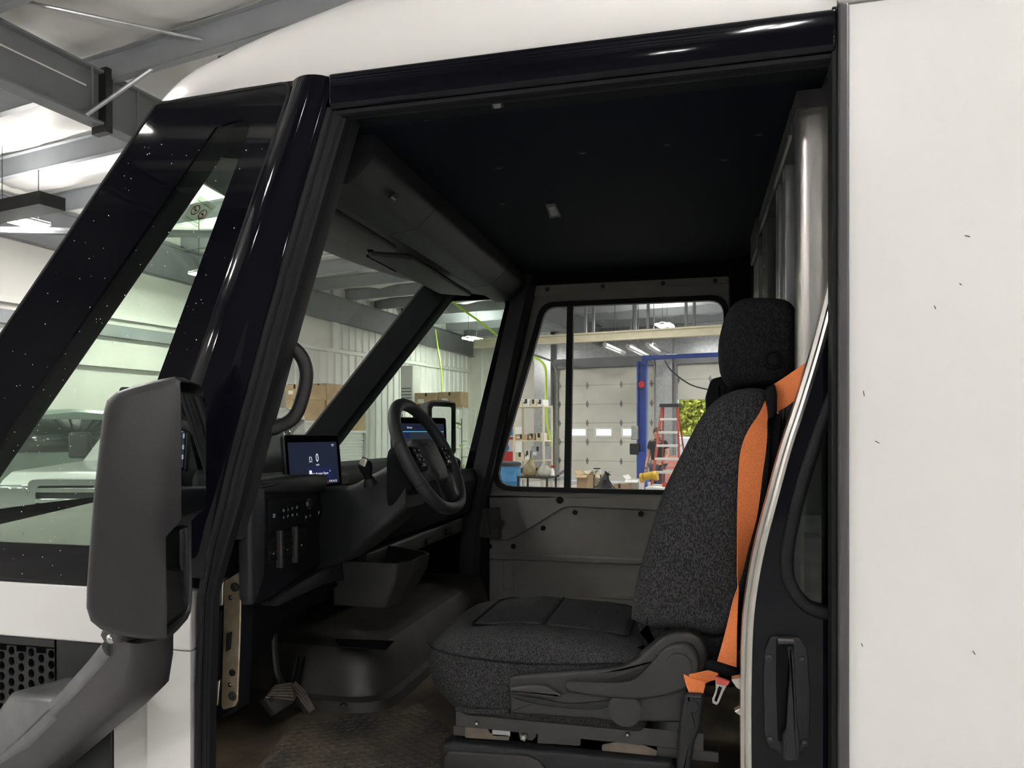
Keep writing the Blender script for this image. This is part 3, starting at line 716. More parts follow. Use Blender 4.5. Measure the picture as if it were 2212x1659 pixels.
for k in (-1, 0, 1):
    m = MB(); m.box((k*0.010, -0.005, 0.004), (0.006, 0.007, 0.003)); m.v = [tuple(M4 @ Vector(q)) for q in m.v]; obj('switch', m, 'icon', oc)
def visor(y0, y1):
    vv = part('sun_visor', van)
    o = rnd([(y0, -1.26), (y1, -1.25), (y1, -1.075), (y0, -1.075)], 0.03, 4)
    obj('visor_board', MB().puff(o, 0, 0.022, 0.009, 3, lambda a, b, c: (b, a, z_(0.672+c+0.12*(-1.075-b)))), 'plastic', vv)
    obj('visor_clip', MB().cyl((-1.265, y0+0.08, z_(0.70)), (-1.30, y0+0.08, z_(0.78)), 0.012, 10), 'plastic_dark', vv)
    obj('visor_rod', MB().cyl((-1.265, y0+0.02, z_(0.70)), (-1.265, y0+0.3, z_(0.70)), 0.006, 8), 'plastic_dark', vv)
visor(1.98, 2.56); visor(2.68, 3.50)
# head trim between console and glass
rows = []
for j in range(13):
    y = lerp(YN+0.08, mir(YN)-0.08, j/12)
    rows.append([(-1.08, y, z_(0.845)), (-1.09, y, z_(0.745)), (lerp(-1.1, wsx(y, 0.83), 0.55), y, z_(0.785)), (wsx(y, 0.84)+0.03, y, z_(0.835)), (wsx(y, 0.88)+0.03, y, z_(0.88))])
obj('head_trim', MB().loft([list(r) for r in rows], closed=False), 'plastic', van, ang=30)
# ---- near grab handle on the door pillar
gh = part('grab_handle', van)
hp = [(596, 742), (618, 742), (640, 757), (655, 778), (662, 805), (659, 835), (651, 865), (642, 890), (628, 908), (604, 920), (575, 926), (548, 930)]
yy = [1.862, 1.86, 1.87, 1.88, 1.885, 1.885, 1.885, 1.88, 1.875, 1.87, 1.862, 1.862]
sm = [V(u, v, y) for (u, v), y in zip(hp, yy)]
pts = []
for i in range(len(sm)-1):
    for k in range(3):
        a, b, c, d = sm[max(i-1, 0)], sm[i], sm[i+1], sm[min(i+2, len(sm)-1)]; t = k/3
        pts.append(0.5*((2*b)+(c-a)*t+(2*a-5*b+4*c-d)*t*t+(3*b-a-3*c+d)*t**3))
pts.append(sm[-1])
obj('handle_bar', MB().tube(pts, [0.0235 if (i < 4 or i > len(pts)-7) else 0.0195 for i in range(len(pts))], 14, up=(0, 1, 0), sx=1.0), 'mirror_shell', gh, ang=60)
for u, v in ((600, 738), (556, 930)):
    p = V(u, v, 1.862); obj('handle_foot', MB().box(p, (0.02, 0.05, 0.062), Matrix.Rotation(R(-15), 3, 'Y')), 'mirror_shell', gh, bevel=0.006)
# slotted vent low on the same pillar
pv = part('pillar_vent', van)
for k in range(7):
    t = k/6; a = V(lerp(540, 520, t), lerp(985, 1085, t), 1.853); obj('vent_slot', MB().box(a, (0.017, 0.004, 0.013), Matrix.Rotation(R(-12), 3, 'Y')), 'rubber', pv)
# ---- dashboard
da = part('dashboard', van)
YD0, YD1 = 1.885, 3.86
top = rnd([(-1.255, -0.205), (-1.25, -0.150), (-1.31, -0.128), (-1.5, -0.128), (-1.58, -0.16), (-1.58, -0.50), (-1.30, -0.50)], [0.02, 0.03, 0.05, 0.03, 0, 0, 0], 4)
obj('dash_top', MB().loft([[(a, y, z_(b)) for a, b in top] for y in (YD0, 2.0, 2.45, 3.0, YD1)]), 'plastic', da, ang=30)
sec = [(1.80, -0.38), (1.86, -0.345), (1.95, -0.285), (2.08, -0.235), (2.4, -0.205), (YC, -0.20)]; sec = sec+[(mir(a), b) for a, b in reversed(sec[:-1])]
obj('dash_pad', MB().loft([[(x, a, z_(b+dz)) for a, b in sec]+[(x, mir(1.80), z_(-0.5)), (x, 1.80, z_(-0.5))] for x, dz in ((-1.56, 0.03), (-1.75, 0.01), (-2.1, -0.03), (-2.42, -0.10))]), 'dash_pad', da, ang=40)
psg = [(-1.17, -0.20), (-1.15, -0.25), (-1.185, -0.43), (-1.24, -0.455), (-1.5, -0.455), (-1.5, -0.20)]
obj('passenger_fascia', MB().loft([[(a, y, z_(b)) for a, b in psg] for y in (2.46, YD1)]), 'plastic_dark', da, bevel=0.008)
shf = [(-1.225, -0.462), (-1.215, -0.468), (-1.222, -0.535), (-1.30, -0.545), (-1.5, -0.545), (-1.5, -0.462)]
obj('lower_rail', MB().loft([[(a, y, z_(b)) for a, b in shf] for y in (2.60, 3.80)]), 'plastic_grey', da, bevel=0.005)
for u0, u1, v0, v1 in ((921, 946, 1160, 1172), (962, 975, 1142, 1154)):
    a = VX((u0+u1)/2, (v0+v1)/2, -1.214)
    obj('rail_vent', MB().box(a, (0.012, 0.16 if u1-u0 > 15 else 0.09, 0.032)), 'rubber', da, bevel=0.003)
    obj('vent_slat', MB().box(a+Vector((0.004, 0, 0)), (0.01, 0.15 if u1-u0 > 15 else 0.08, 0.004)), 'plastic_grey', da)
# driver's switch pod
XP = -1.235
yz = lambda L, X=XP: [(VX(u, v, X).y, VX(u, v, X).z) for u, v in L]
pod = rnd(yz([(548, 1052), (590, 1042), (722, 1062), (727, 1180), (716, 1205), (690, 1228), (640, 1262), (585, 1300), (548, 1312)]), [0.03, 0.03, 0.015, 0.03, 0.03, 0.05, 0.05, 0.03, 0.03], 4)
obj('switch_pod', MB().puff(pod, XP, -1.42, 0.022, 4, mx, both=False), 'plastic_dark', da, ang=40)
cheek = rnd(yz([(541, 1046), (575, 1050), (577, 1105), (574, 1240), (556, 1300), (546, 1312), (541, 1290), (540, 1150)], -1.222), 0.012, 4)
obj('pod_cheek', MB().puff(cheek, -1.222, -1.258, 0.012, 3, mx, both=False), 'plastic', da, ang=40)
lip = rnd(yz([(722, 1062), (729, 1064), (737, 1150), (738, 1186), (742, 1226), (760, 1236), (790, 1226), (800, 1205), (812, 1206), (800, 1232), (762, 1246), (700, 1262), (640, 1290), (600, 1310), (590, 1300), (640, 1262), (700, 1228), (722, 1195)]), 0.006, 2)
obj('pod_surround', MB().puff(lip, XP+0.004, -1.40, 0.006, 2, mx, both=False), 'plastic', da, ang=40)
brow = rnd([(1.885, -0.205), (1.885, -0.145), (2.50, -0.145), (2.50, -0.205)], 0.01)
obj('pod_brow', MB().puff([(a, z_(b)) for a, b in rnd([(1.885, -0.175), (1.885, -0.140), (2.1, -0.136), (2.46, -0.150), (2.46, -0.200), (2.3, -0.205), (2.1, -0.195)], 0.012)], -1.222, -1.42, 0.014, 3, mx, both=False), 'plastic', da, ang=40)
XQ = XP+0.001
panel = rnd(yz([(579, 1082), (582, 1078), (717, 1064), (717, 1112), (712, 1121), (650, 1130), (582, 1151), (580, 1146)], XQ), 0.006)
obj('switch_panel', MB().prism(panel, XQ+0.004, XQ-0.01, mx), 'plastic_dark', da, bevel=0.002)
def key(u0, v0, u1, v1, dz=0.0, dx=0.006, name='switch_key', material='plastic_dark'):
    y0, z0 = VX(u0, v0, XQ).y, VX(u0, v0, XQ).z; y1, z1 = VX(u1, v1, XQ).y, VX(u1, v1, XQ).z
    sl = dz
    pts = [(y0, z0), (y1, z0+sl), (y1, z1+sl), (y0, z1)]
    return obj(name, MB().prism(rnd(pts, 0.003, 2), XQ+dx, XQ-0.005, mx), material, da, bevel=0.0015)
def icon(u, v, s=0.006, kind=0, x=XQ+0.0075):
    p = VX(u, v, x); q = MB()
    if kind == 0: q.frame(rnd([(p.y-s, p.z-s), (p.y+s, p.z-s), (p.y+s, p.z+s), (p.y-s, p.z+s)], s*0.6, 3), rnd([(p.y-s*.5, p.z-s*.5), (p.y+s*.5, p.z-s*.5), (p.y+s*.5, p.z+s*.5), (p.y-s*.5, p.z+s*.5)], s*0.3, 3), x, x+0.0006, mx)
    elif kind == 1: q.prism([(p.y-s, p.z-s), (p.y+s, p.z-s), (p.y, p.z+s)], x, x+0.0006, mx)
    else: q.prism([(p.y-s, p.z-s), (p.y-s*.3, p.z-s), (p.y+s, p.z+s*.4), (p.y+s*.4, p.z+s), (p.y-s*.2, p.z+s*.1), (p.y-s, p.z+s)], x, x+0.0006, mx)
    obj('key_symbol', q, 'icon', da)
key(585, 1102, 598, 1127, 0.006); icon(592, 1114, 0.006)
for j in range(2):
    for i in range(4):
        u = 608+i*9.6; v = 1095+j*14.5-i*2.2
        key(u, v, u+8.6, v+13, 0.003, 0.005); icon(u+4.6, v+7.5, 0.0042, (i+j) % 3, XQ+0.0062)
p = VX(664, 1088, XQ); obj('mirror_knob', MB().lathe([(0.0, 0.012), (0.014, 0.012), (0.018, 0.009), (0.019, 0.0)], p, (1, 0, 0), 20), 'plastic', da); icon(664, 1089, 0.006, 0, XQ+0.0125)
key(656, 1109, 675, 1124, 0.006); icon(661, 1117, 0.004); icon(670, 1114, 0.004)
for u in (683, 702):
    key(u, 1080-(u-683)*0.2, u+11, 1098-(u-683)*0.2, 0.004, 0.001, 'key_well', 'rubber'); key(u, 1096-(u-683)*0.2, u+11, 1114-(u-683)*0.2, 0.004, 0.012); icon(u+6, 1107-(u-683)*0.2, 0.005, 2, XQ+0.0135)
# pod vents
for k, (u0, u1, v0, v1) in enumerate(((579, 596, 1168, 1216), (605, 630, 1158, 1208), (637, 660, 1150, 1197))):
    y0, z0 = VX(u0, v0, XQ).y, VX(u0, v0, XQ).z; y1, z1 = VX(u1, v1, XQ).y, VX(u1, v1, XQ).z
    obj('pod_vent', MB().prism(rnd([(y0, z0), (y1, z0+0.008), (y1, z1+0.008), (y0, z1)], 0.004, 2), XQ+0.003, XQ-0.02, mx), 'rubber', da)
    for j in range(4):
        zz = lerp(z0, z1, (j+0.6)/4.4); obj('vent_slat', MB().bb(XQ-0.004, XQ+0.007, y0+0.003, y1-0.003, zz-0.0015, zz+0.0015), 'plastic_dark', da)
    yk = lerp(y0, y1, 0.4); zk = lerp(z0, z1, 0.55)
    obj('vent_tab', MB().bb(XQ, XQ+0.012, yk-0.006, yk+0.006, zk-0.003, zk+0.003), 'steel', da, bevel=0.002)
for u in (600, 633):
    a = VX(u, 1186-(u-600)*0.3, XQ); obj('vent_divider', MB().box(a+Vector((0.006, 0, 0)), (0.02, 0.014, 0.115)), 'plastic_grey', da, bevel=0.003)
key(690, 1150, 702, 1172, 0.0, 0.002, 'socket_well', 'rubber'); icon(697, 1160, 0.006, 2)
# knee panels under the pod
obj('knee_panel', MB().loft([[(-1.27, 1.90, z_(-0.50)), (-1.27, 2.42, z_(-0.44)), (-1.5, 2.42, z_(-0.44)), (-1.5, 1.90, z_(-0.50))], [(-1.38, 1.90, z_(-0.80)), (-1.38, 2.42, z_(-0.66)), (-1.6, 2.42, z_(-0.66)), (-1.6, 1.90, z_(-0.80))]]), 'plastic_dark', da, bevel=0.01)
obj('dash_underside', MB().bb(-1.32, -2.1, 1.9, YD1, z_(-0.62), z_(-0.50)), 'plastic_dark', da)
obj('column_recess', MB().bb(-1.26, -1.5, 2.30, 2.62, z_(-0.56), z_(-0.19)), 'plastic_dark', da)
# open tray right of the column
tr = part('dash_tray', da) if False else None
o_ = rnd([(2.42, -1.28), (2.42, -1.02), (2.50, -0.985), (2.66, -0.985), (2.70, -1.02), (2.84, -1.28)], 0.02, 3)
mp = lambda k: (lambda a, b, c: (lerp(-1.3, b, 1-c*k), lerp(2.6, a, 1-c*k*0.4), z_(-0.47-0.21*c)))
m = MB()
def ringt(pts, c, k): return [(lerp(-1.3, b, 1-c*k), lerp(2.52, a, 1-c*0.25), z_(-0.465-0.165*c)) for a, b in pts]
ii = inset(o_, 0.014)
m.loft([ringt(o_, 1.0, 0.22), ringt(o_, 0.35, 0.10), ringt(o_, 0.0, 0.0), ringt(ii, 0.0, 0.0), ringt(ii, 0.55, 0.14)])
obj('dash_tray', m, 'plastic_grey', da, ang=30)
# instrument screen
def screen(Lp, Rp, zt, zb, tilt, name, th=0.018):
    s_ = part(name, van); x = Vector((Rp[0]-Lp[0], Rp[1]-Lp[1], 0)); w = x.length; x.normalize()
    nz = x.cross(Vector((0, 0, 1))); up = (Vector((0, 0, 1))-nz*tilt).normalized()
    c = Vector(((Lp[0]+Rp[0])/2, (Lp[1]+Rp[1])/2, z_((zt+zb)/2))); h = zt-zb
    M4 = basis(c, x, up)
    def P(a, b, d): return tuple(M4 @ Vector((a, b, d)))
    o = rnd([(-w/2, -h/2), (w/2, -h/2), (w/2, h/2), (-w/2, h/2)], 0.008, 3)
    obj('screen_case', MB().prism(inset(o, -0.002), -th, -0.001, P), 'plastic_dark', s_, bevel=0.002)
    obj('screen_rim', MB().frame(inset(o, -0.003), o, -0.004, 0.001, P), 'plastic_grey', s_)
    obj('bezel', MB().prism(o, -0.002, 0.0, P), 'frit', s_)
    return s_, M4, w, h, P
s1, M1, w1, h1, P1 = screen((-1.272, 2.112), (-1.212, 2.362), -0.012, -0.185, 0.10, 'instrument_screen')
def rect(P, a0, a1, b0, b1, d, name, material, parent): return obj(name, MB().prism([(a0, b0), (a1, b0), (a1, b1), (a0, b1)], d, d+0.0003, P), material, parent)
rect(P1, -w1/2+0.012, w1/2-0.012, -h1/2+0.008, h1/2-0.022, 0.0002, 'display', 'screen_navy', s1)
rect(P1, -0.035, 0.082, -0.062, -0.022, 0.0006, 'message_panel', 'screen_panel', s1)
def tx_(s, a, b, size, material, parent, M4, d=0.0012, sx=1.0, name='lettering'):
    return text(name, s, size, M4 @ Matrix.Translation((a, b, d)), material, parent, 0.0001, sx=sx)
tx_('0', 0.014, 0.010, 0.040, 'screen_text', s1, M1, sx=0.7); tx_('mph', 0.014, -0.012, 0.009, 'screen_text', s1, M1)
tx_('Rear Access Open', 0.020, -0.042, 0.0115, 'screen_text', s1, M1); tx_('P R N D', 0.085, -0.071, 0.011, 'screen_text', s1, M1)
tx_('72°', 0.096, 0.052, 0.011, 'screen_text', s1, M1); tx_('v', 0.072, -0.035, 0.012, 'screen_text', s1, M1)
tx_('51', -0.100, -0.072, 0.013, 'screen_text', s1, M1); tx_('x', -0.100, -0.056, 0.012, 'screen_green', s1, M1); tx_('!', 0.058, -0.074, 0.014, 'screen_red', s1, M1)
obj('van_symbol', MB().puff(rnd([(-0.028, -0.058), (-0.016, -0.058), (-0.016, -0.030), (-0.028, -0.030)], 0.003), 0.0008, 0.0012, 0.0001, 1, P1), 'screen_text', s1)
for sg in (-1, 1): obj('lane_symbol', MB().prism([(-0.018+sg*0.006, 0.002), (-0.016+sg*0.006, 0.002), (-0.017+sg*0.003, 0.016), (-0.019+sg*0.003, 0.016)], 0.0008, 0.0012, P1), 'screen_text', s1)
obj('follow_symbol', MB().prism([(-0.027, -0.004), (-0.018, 0.002), (-0.009, -0.004), (-0.018, -0.001)], 0.0008, 0.0012, P1), 'screen_text', s1)
# centre screen behind the wheel
s2, M2, w2, h2, P2 = screen((-1.13, 2.645), (-1.0, 2.885), 0.055, -0.145, 0.06, 'centre_screen')
rect(P2, -w2/2+0.010, w2/2-0.010, -h2/2+0.01, h2/2-0.022, 0.0002, 'display', 'screen_slate', s2)
rect(P2, -0.112, 0.125, 0.048, 0.076, 0.0005, 'status_bar', 'screen_navy', s2); rect(P2, -0.112, 0.125, 0.045, 0.048, 0.0006, 'status_line', 'screen_cyan', s2)
rect(P2, -0.110, -0.055, 0.022, 0.042, 0.0006, 'climate_tile', 'screen_panel', s2); rect(P2, 0.070, 0.118, -0.050, 0.012, 0.0006, 'map_tile', 'screen_blue', s2)
tx_('98.5', -0.062, -0.006, 0.022, 'screen_text', s2, M2); tx_('72', -0.095, 0.032, 0.012, 'screen_text', s2, M2); tx_('Driver', -0.055, 0.062, 0.010, 'screen_text', s2, M2)
obj('map_symbol', MB().prism([(0.094+0.010*math.cos(k*math.pi/8), -0.016+0.014*math.sin(k*math.pi/8)) for k in range(16)], 0.001, 0.0014, P2), 'screen_text', s2)
for k, b in enumerate((0.060, 0.030, -0.012, -0.05)): obj('side_symbol', MB().frame(rnd([(-0.125, b-0.008), (-0.117, b-0.008), (-0.117, b+0.008), (-0.125, b+0.008)], 0.002, 2), rnd([(-0.123, b-0.006), (-0.119, b-0.006), (-0.119, b+0.006), (-0.123, b+0.006)], 0.001, 2), 0.0006, 0.001, P2), 'screen_text', s2)
# binnacle mound beside the instrument screen
obj('dash_mound', MB().loft([[(x, y, z_(-0.15+h*math.sin(math.pi*min(1, max(0, (y-1.92)/0.62)))**0.6)) for y in [1.92+0.62*k/10 for k in range(11)]]+[(x, 2.54, z_(-0.2)), (x, 1.92, z_(-0.2))] for x, h in ((-1.29, 0.0), (-1.33, 0.055), (-1.40, 0.085), (-1.48, 0.05), (-1.54, -0.03))]), 'plastic', da, ang=50)
# ---- steering wheel
sw = part('steering_wheel', van)
C = Vector((-0.823, 2.205, z_(-0.080))); rk = R(27)
ty_ = Vector((-math.sin(rk), 0, math.cos(rk))); tx2 = Vector((0, 1, 0)); tn_ = tx2.cross(ty_)
MW = basis(C, tx2, ty_)
def W(a, b, d): return tuple(MW @ Vector((a, b, d)))
RW = 0.188
rp = []
for k in range(72):
    t = 2*math.pi*k/72; yv = RW*math.sin(t); xv = RW*math.cos(t)
    if yv < -0.165: yv = lerp(yv, -0.165, 0.4)
    rp.append(Vector(W(xv, yv, 0.0)))
for a, b, mt in ((4, 33, 'plastic'), (33, 41, 'rubber'), (41, 60, 'plastic'), (60, 76, 'rubber')):
    obj('rim', MB().tube([rp[k % 72] for k in range(a, b+1)], 0.0198, 14), 'plastic', sw, ang=60)
obj('hub', MB().puff(rnd([(-0.085, 0.045), (-0.07, 0.065), (0.07, 0.065), (0.085, 0.045), (0.08, -0.055), (0.045, -0.095), (-0.045, -0.095), (-0.08, -0.055)], 0.02), 0.020, -0.06, 0.028, 4, W, both=False), 'plastic', sw, ang=50)
for sg in (-1, 1):
    obj('spoke', MB().puff(rnd([(sg*0.07, 0.035), (sg*0.19, 0.040), (sg*0.19, -0.010), (sg*0.15, -0.045), (sg*0.07, -0.045)], 0.012), 0.012, -0.03, 0.008, 3, W), 'plastic_dark', sw)
    obj('spoke_trim', MB().puff(rnd([(sg*0.09, 0.030), (sg*0.165, 0.034), (sg*0.172, 0.0), (sg*0.14, -0.035), (sg*0.09, -0.035)], 0.012), 0.016, 0.0, 0.003, 2, W), 'frit', sw)
    for j, (a, b) in enumerate(((0.105, 0.018), (0.140, 0.018), (0.105, -0.015), (0.135, -0.012))):
        obj('wheel_key', MB().puff(rnd([(sg*(a-0.014), b-0.010), (sg*(a+0.014), b-0.010), (sg*(a+0.014), b+0.010), (sg*(a-0.014), b+0.010)], 0.004, 2), 0.019, 0.012, 0.002, 1, W), 'plastic_dark', sw)
        obj('key_symbol', MB().prism([(sg*a-0.003, b-0.002), (sg*a+0.003, b-0.002), (sg*a+0.003, b+0.002), (sg*a-0.003, b+0.002)], 0.019, 0.0196, W), 'icon', sw)
    obj('lower_spoke', MB().puff(rnd([(sg*0.02, -0.08), (sg*0.062, -0.075), (sg*0.085, -0.165), (sg*0.05, -0.178)], 0.008), 0.006, -0.02, 0.006, 2, W), 'plastic_dark', sw)
obj('lower_bridge', MB().puff(rnd([(-0.09, -0.158), (0.09, -0.158), (0.07, -0.182), (-0.07, -0.182)], 0.008), 0.008, -0.018, 0.006, 2, W), 'plastic', sw)
obj('emblem', MB().frame(rnd([(-0.012, 0.020), (0.012, 0.020), (0.012, 0.044), (-0.012, 0.044)], 0.004, 2), rnd([(-0.007, 0.025), (0.007, 0.025), (0.007, 0.039), (-0.007, 0.039)], 0.002, 2), 0.020, 0.0225, W), 'plastic_grey', sw)
obj('emblem_mark', MB().prism([(-0.012, 0.010), (0.012, 0.010), (0.012, 0.014), (-0.012, 0.014)], 0.020, 0.0215, W), 'plastic_grey', sw)
# column shroud
cl = part('steering_column', van)
def ring(x, y0, y1, z0, z1, r=0.025): return [(x, a, z_(b)) for a, b in rnd([(y0, z0), (y1, z0), (y1, z1), (y0, z1)], r, 4)]
obj('column_shroud', MB().loft([ring(-0.865, 2.115, 2.30, -0.235, -0.075, 0.04), ring(-0.93, 2.11, 2.31, -0.295, -0.105, 0.035), ring(-1.05, 2.13, 2.34, -0.385, -0.165, 0.03), ring(-1.13, 2.20, 2.37, -0.43, -0.185, 0.03), ring(-1.30, 2.30, 2.42, -0.50, -0.19, 0.03)]), 'plastic', cl, ang=45)
obj('column_collar', MB().loft([ring(-0.850, 2.12, 2.295, -0.185, -0.055, 0.04), ring(-0.905, 2.095, 2.318, -0.235, -0.045, 0.05), ring(-0.918, 2.095, 2.318, -0.24, -0.048, 0.05)]), 'plastic_dark', cl, ang=45)
# gear selector stalk
p0, p1 = V(800, 1046, 2.09), V(788, 1004, 2.06)
obj('selector_boot', MB().cyl(p0, lerp(p0, p1, 0.35), 0.022, 14, 0.014), 'rubber', cl)
obj('selector_stalk', MB().tube([lerp(p0, p1, t) for t in (0.2, 0.55, 0.75, 1.0, 1.12)], [0.010, 0.014, 0.020, 0.022, 0.017], 12), 'plastic_dark', cl, ang=60)
q = lerp(p0, p1, 1.12); obj('selector_cap', MB().box(q+Vector((0.004, -0.012, 0.002)), (0.024, 0.014, 0.028), Matrix.Rotation(R(20), 3, 'Y')), 'aluminium', cl, bevel=0.005)
p = V(985, 1046, 2.42); obj('wiper_stalk', MB().tube([Vector((-0.93, 2.31, z_(-0.13))), Vector((-0.90, 2.36, z_(-0.16))), Vector((-0.87, 2.42, z_(-0.175)))], [0.010, 0.012, 0.018], 10), 'plastic_grey', cl)
# ---- pedals and centre hump
pd = part('brake_pedal', van)
a = [V(563, 1512, 2.16), V(592, 1482, 2.16), V(622, 1476, 2.24), V(640, 1498, 2.26), V(630, 1520, 2.24), V(590, 1546, 2.17)]
nrm = Vector((0.85, -0.2, 0.5)).normalized()
obj('pedal_pad', MB().loft([[q+nrm*0.012 for q in a], [q-nrm*0.012 for q in a]]), 'pedal_rubber', pd, bevel=0.005)
for k in range(6):
    t = (k+0.6)/6.5; s_, e_ = lerp(a[1], a[0], t), lerp(a[2], a[4], t)
    obj('pad_rib', MB().tube([s_+nrm*0.014, e_+nrm*0.014], 0.004, 6), 'rusty', pd)
obj('pedal_arm', MB().tube([V(591, 1370, 2.2), V(592, 1410, 2.2), V(597, 1450, 2.2), V(612, 1485, 2.22)], 0.012, 8), 'dark_steel', pd)
pa = part('accelerator_pedal', van)
a = [V(621, 1486, 2.32), V(634, 1474, 2.32), V(654, 1492, 2.34), V(676, 1533, 2.34), V(664, 1543, 2.32), V(640, 1512, 2.32)]
obj('pedal_pad', MB().loft([[q+nrm*0.010 for q in a], [q-nrm*0.010 for q in a]]), 'pedal_rubber', pa, bevel=0.004)
for k in range(4):
    t = (k+0.5)/4; obj('pad_rib', MB().tube([lerp(a[0], a[1], t)+nrm*0.012, lerp(a[5], a[2], t)+nrm*0.012, lerp(a[4], a[3], t)+nrm*0.012], 0.0025, 6), 'rusty', pa)
obj('pedal_link', MB().tube([V(640, 1480, 2.38), V(652, 1420, 2.40)], 0.014, 8), 'plastic_dark', pa)
hu = part('centre_hump', van)
def hring(z, dx, y0): return [(x, y, z_(z)) for x, y in rnd([(-2.0, y0), (-1.06+dx, y0), (-1.06+dx, 3.88), (-2.0, 3.88)], [0, 0.16, 0, 0], 8)]
obj('hump_cover', MB().loft([hring(-1.0, 0, 2.40), hring(-0.965, -0.006, 2.405), hring(-0.955, -0.03, 2.43), hring(-0.86, -0.055, 2.46), hring(-0.80, -0.085, 2.50), hring(-0.785, -0.12, 2.54)]), 'hump', hu, ang=35)
q = [VZ(722, 1381, -0.783), VZ(852, 1386, -0.783), VZ(835, 1405, -0.783), VZ(735, 1398, -0.783)]
obj('hump_bin', MB().loft([[p for p in q], [p+Vector((0, 0, 0.003)) for p in q]]), 'rubber', hu)
p = VZ(742, 1523, -0.955); obj('hump_clip', MB().lathe([(0, 0.006), (0.01, 0.005), (0.014, 0)], p, (0, 0, 1), 12), 'dark_steel', hu)
# floor mat with pressed cells
fm = part('floor_mat', van)
mpts = [VZ(*q, -0.998) for q in ((640, 1556), (860, 1540), (905, 1520), (985, 1590), (985, 1760), (480, 1760))]
obj('mat_sheet', MB().loft([[p for p in mpts], [p+Vector((0, 0, 0.005)) for p in mpts]]), 'mat_rubber', fm)
m = MB(); cell = 0
poly2 = [(p.x, p.y) for p in mpts]
def inside(x, y, P):
    c = False; n = len(P)
    for i in range(n):
        (x0, y0), (x1, y1) = P[i-1], P[i]
        if (y0 > y) != (y1 > y) and x < (x1-x0)*(y-y0)/(y1-y0)+x0: c = not c
    return c
x = -1.5; i = 0
while x < -0.3:
    y = 1.5+(0.017 if i % 2 else 0)
    while y < 2.6:
        if all(inside(x+dx, y+dy, poly2) for dx, dy in ((0.015, 0), (-0.015, 0), (0, 0.015), (0, -0.015))):
            m.lathe([(0.0125, 0.0), (0.0115, 0.004), (0.0085, 0.0045), (0.0075, 0.002), (0.0, 0.0018)], (x, y, z_(-0.9932)), (0, 0, 1), 8)
        y += 0.034
    x += 0.0295; i += 1
o = obj('mat_cells', m, 'mat_cell', fm, kind='stuff', ang=30)
# ---- far door (passenger side)
YD = 3.905
fd = part('passenger_door', van)
win_o = rnd(quad2([(1160, 668), (1160, 640), (1560, 622), (1583, 640), (1583, 1066), (1070, 1058)], YD), 0.0)
outer = quad2([(1142, 622), (1580, 588), (1580, 1080), (1040, 1075)], YD)
wino = quad2([(1171, 655), (1572, 638), (1572, 1070), (1056, 1058)], YD)
wini = quad2([(1180, 664), (1563, 648), (1563, 1062), (1068, 1050)], YD)
Or = rnd(outer, [0.02, 0.02, 0.0, 0.0], 5); Wo = rnd(wino, [0.09, 0.09, 0.09, 0.10], 5); Wi = rnd(wini, [0.075, 0.075, 0.075, 0.085], 5)
obj('window_surround', MB().frame(Or, Wo, YD, YD+0.04), 'door_metal', fd, bevel=0.003)
obj('window_seal', MB().frame(inset(Wo, -0.004), Wi, YD-0.008, YD+0.03), 'rubber', fd, ang=50)
obj('window_pane', MB().poly([my(a, b, YD+0.02) for a, b in Wi]), 'door_glass', fd)
a, b = XZ(1232, 655, YD), XZ(1225, 1060, YD)
obj('window_divider', MB().prism([(a[0]-0.017, a[1]), (a[0]+0.017, a[1]), (b[0]+0.017, b[1]), (b[0]-0.017, b[1])], YD-0.006, YD+0.03), 'rubber', fd)
top_ = quad2([(1142, 622), (1580, 588), (1580, 575), (1146, 606)], YD)
obj('door_top_flange', MB().prism(quad2([(1152, 616), (1572, 592), (1572, 612), (1150, 640)], YD-0.006), YD-0.012, YD), 'door_metal', fd, bevel=0.003)
for u, v in ((1182, 625), (1302, 618), (1432, 612), (1545, 606)):
    p = V(u, v, YD-0.012); obj('flange_bolt', MB().lathe([(0.0, -0.002), (0.008, -0.004), (0.012, 0.0)], p, (0, 1, 0), 12), 'dark_steel', fd)
obj('door_skin', MB().prism(quad2([(1040, 1070), (1600, 1078), (1600, 1400), (1030, 1400)], YD+0.01), YD+0.012, YD+0.035), 'door_metal', fd)
stp = quad2([(1040, 1068), (1590, 1078), (1590, 1113), (1440, 1104), (1228, 1095), (1214, 1099), (1110, 1163), (1098, 1167), (1038, 1166)], YD)
obj('door_step_panel', MB().prism(stp, YD, YD+0.02), 'door_metal', fd, bevel=0.006)
mid = quad2([(1036, 1192), (1590, 1218), (1590, 1400), (1030, 1400)], YD); rec = quad2([(1046, 1207), (1570, 1226), (1570, 1296), (1046, 1292)], YD)
obj('door_lower_frame', MB().frame(rnd(mid, [0, 0, 0, 0], 4), rnd(rec, [0.05, 0.02, 0.02, 0.06], 4), YD-0.004, YD+0.02), 'door_metal', fd, bevel=0.006)
obj('door_swage', MB().prism(quad2([(1086, 1209), (1108, 1206), (1110, 1275), (1086, 1275)], YD+0.01), YD+0.004, YD+0.016), 'door_metal', fd, bevel=0.006)
obj('door_kick_strip', MB().prism(quad2([(1300, 1283), (1590, 1302), (1590, 1309), (1300, 1290)], YD-0.01), YD-0.015, YD), 'aluminium', fd)
for u, v, r_ in ((1209, 1080, 0.020), (1242, 1107, 0.014), (1384, 1110, 0.015), (1173, 1141, 0.014), (1109, 1180, 0.014), (1058, 1180, 0.014)):
    p = V(u, v, YD); obj('plug', MB().lathe([(0.0, -0.004), (r_*0.4, -0.004), (r_*0.5, -0.009), (r_*0.8, -0.009), (r_, -0.002)], p+Vector((0, 0.004 if v > 1085 and v != 1180 else 0, 0)), (0, 1, 0), 16), 'rubber', fd)
lt = part('door_latch', van)
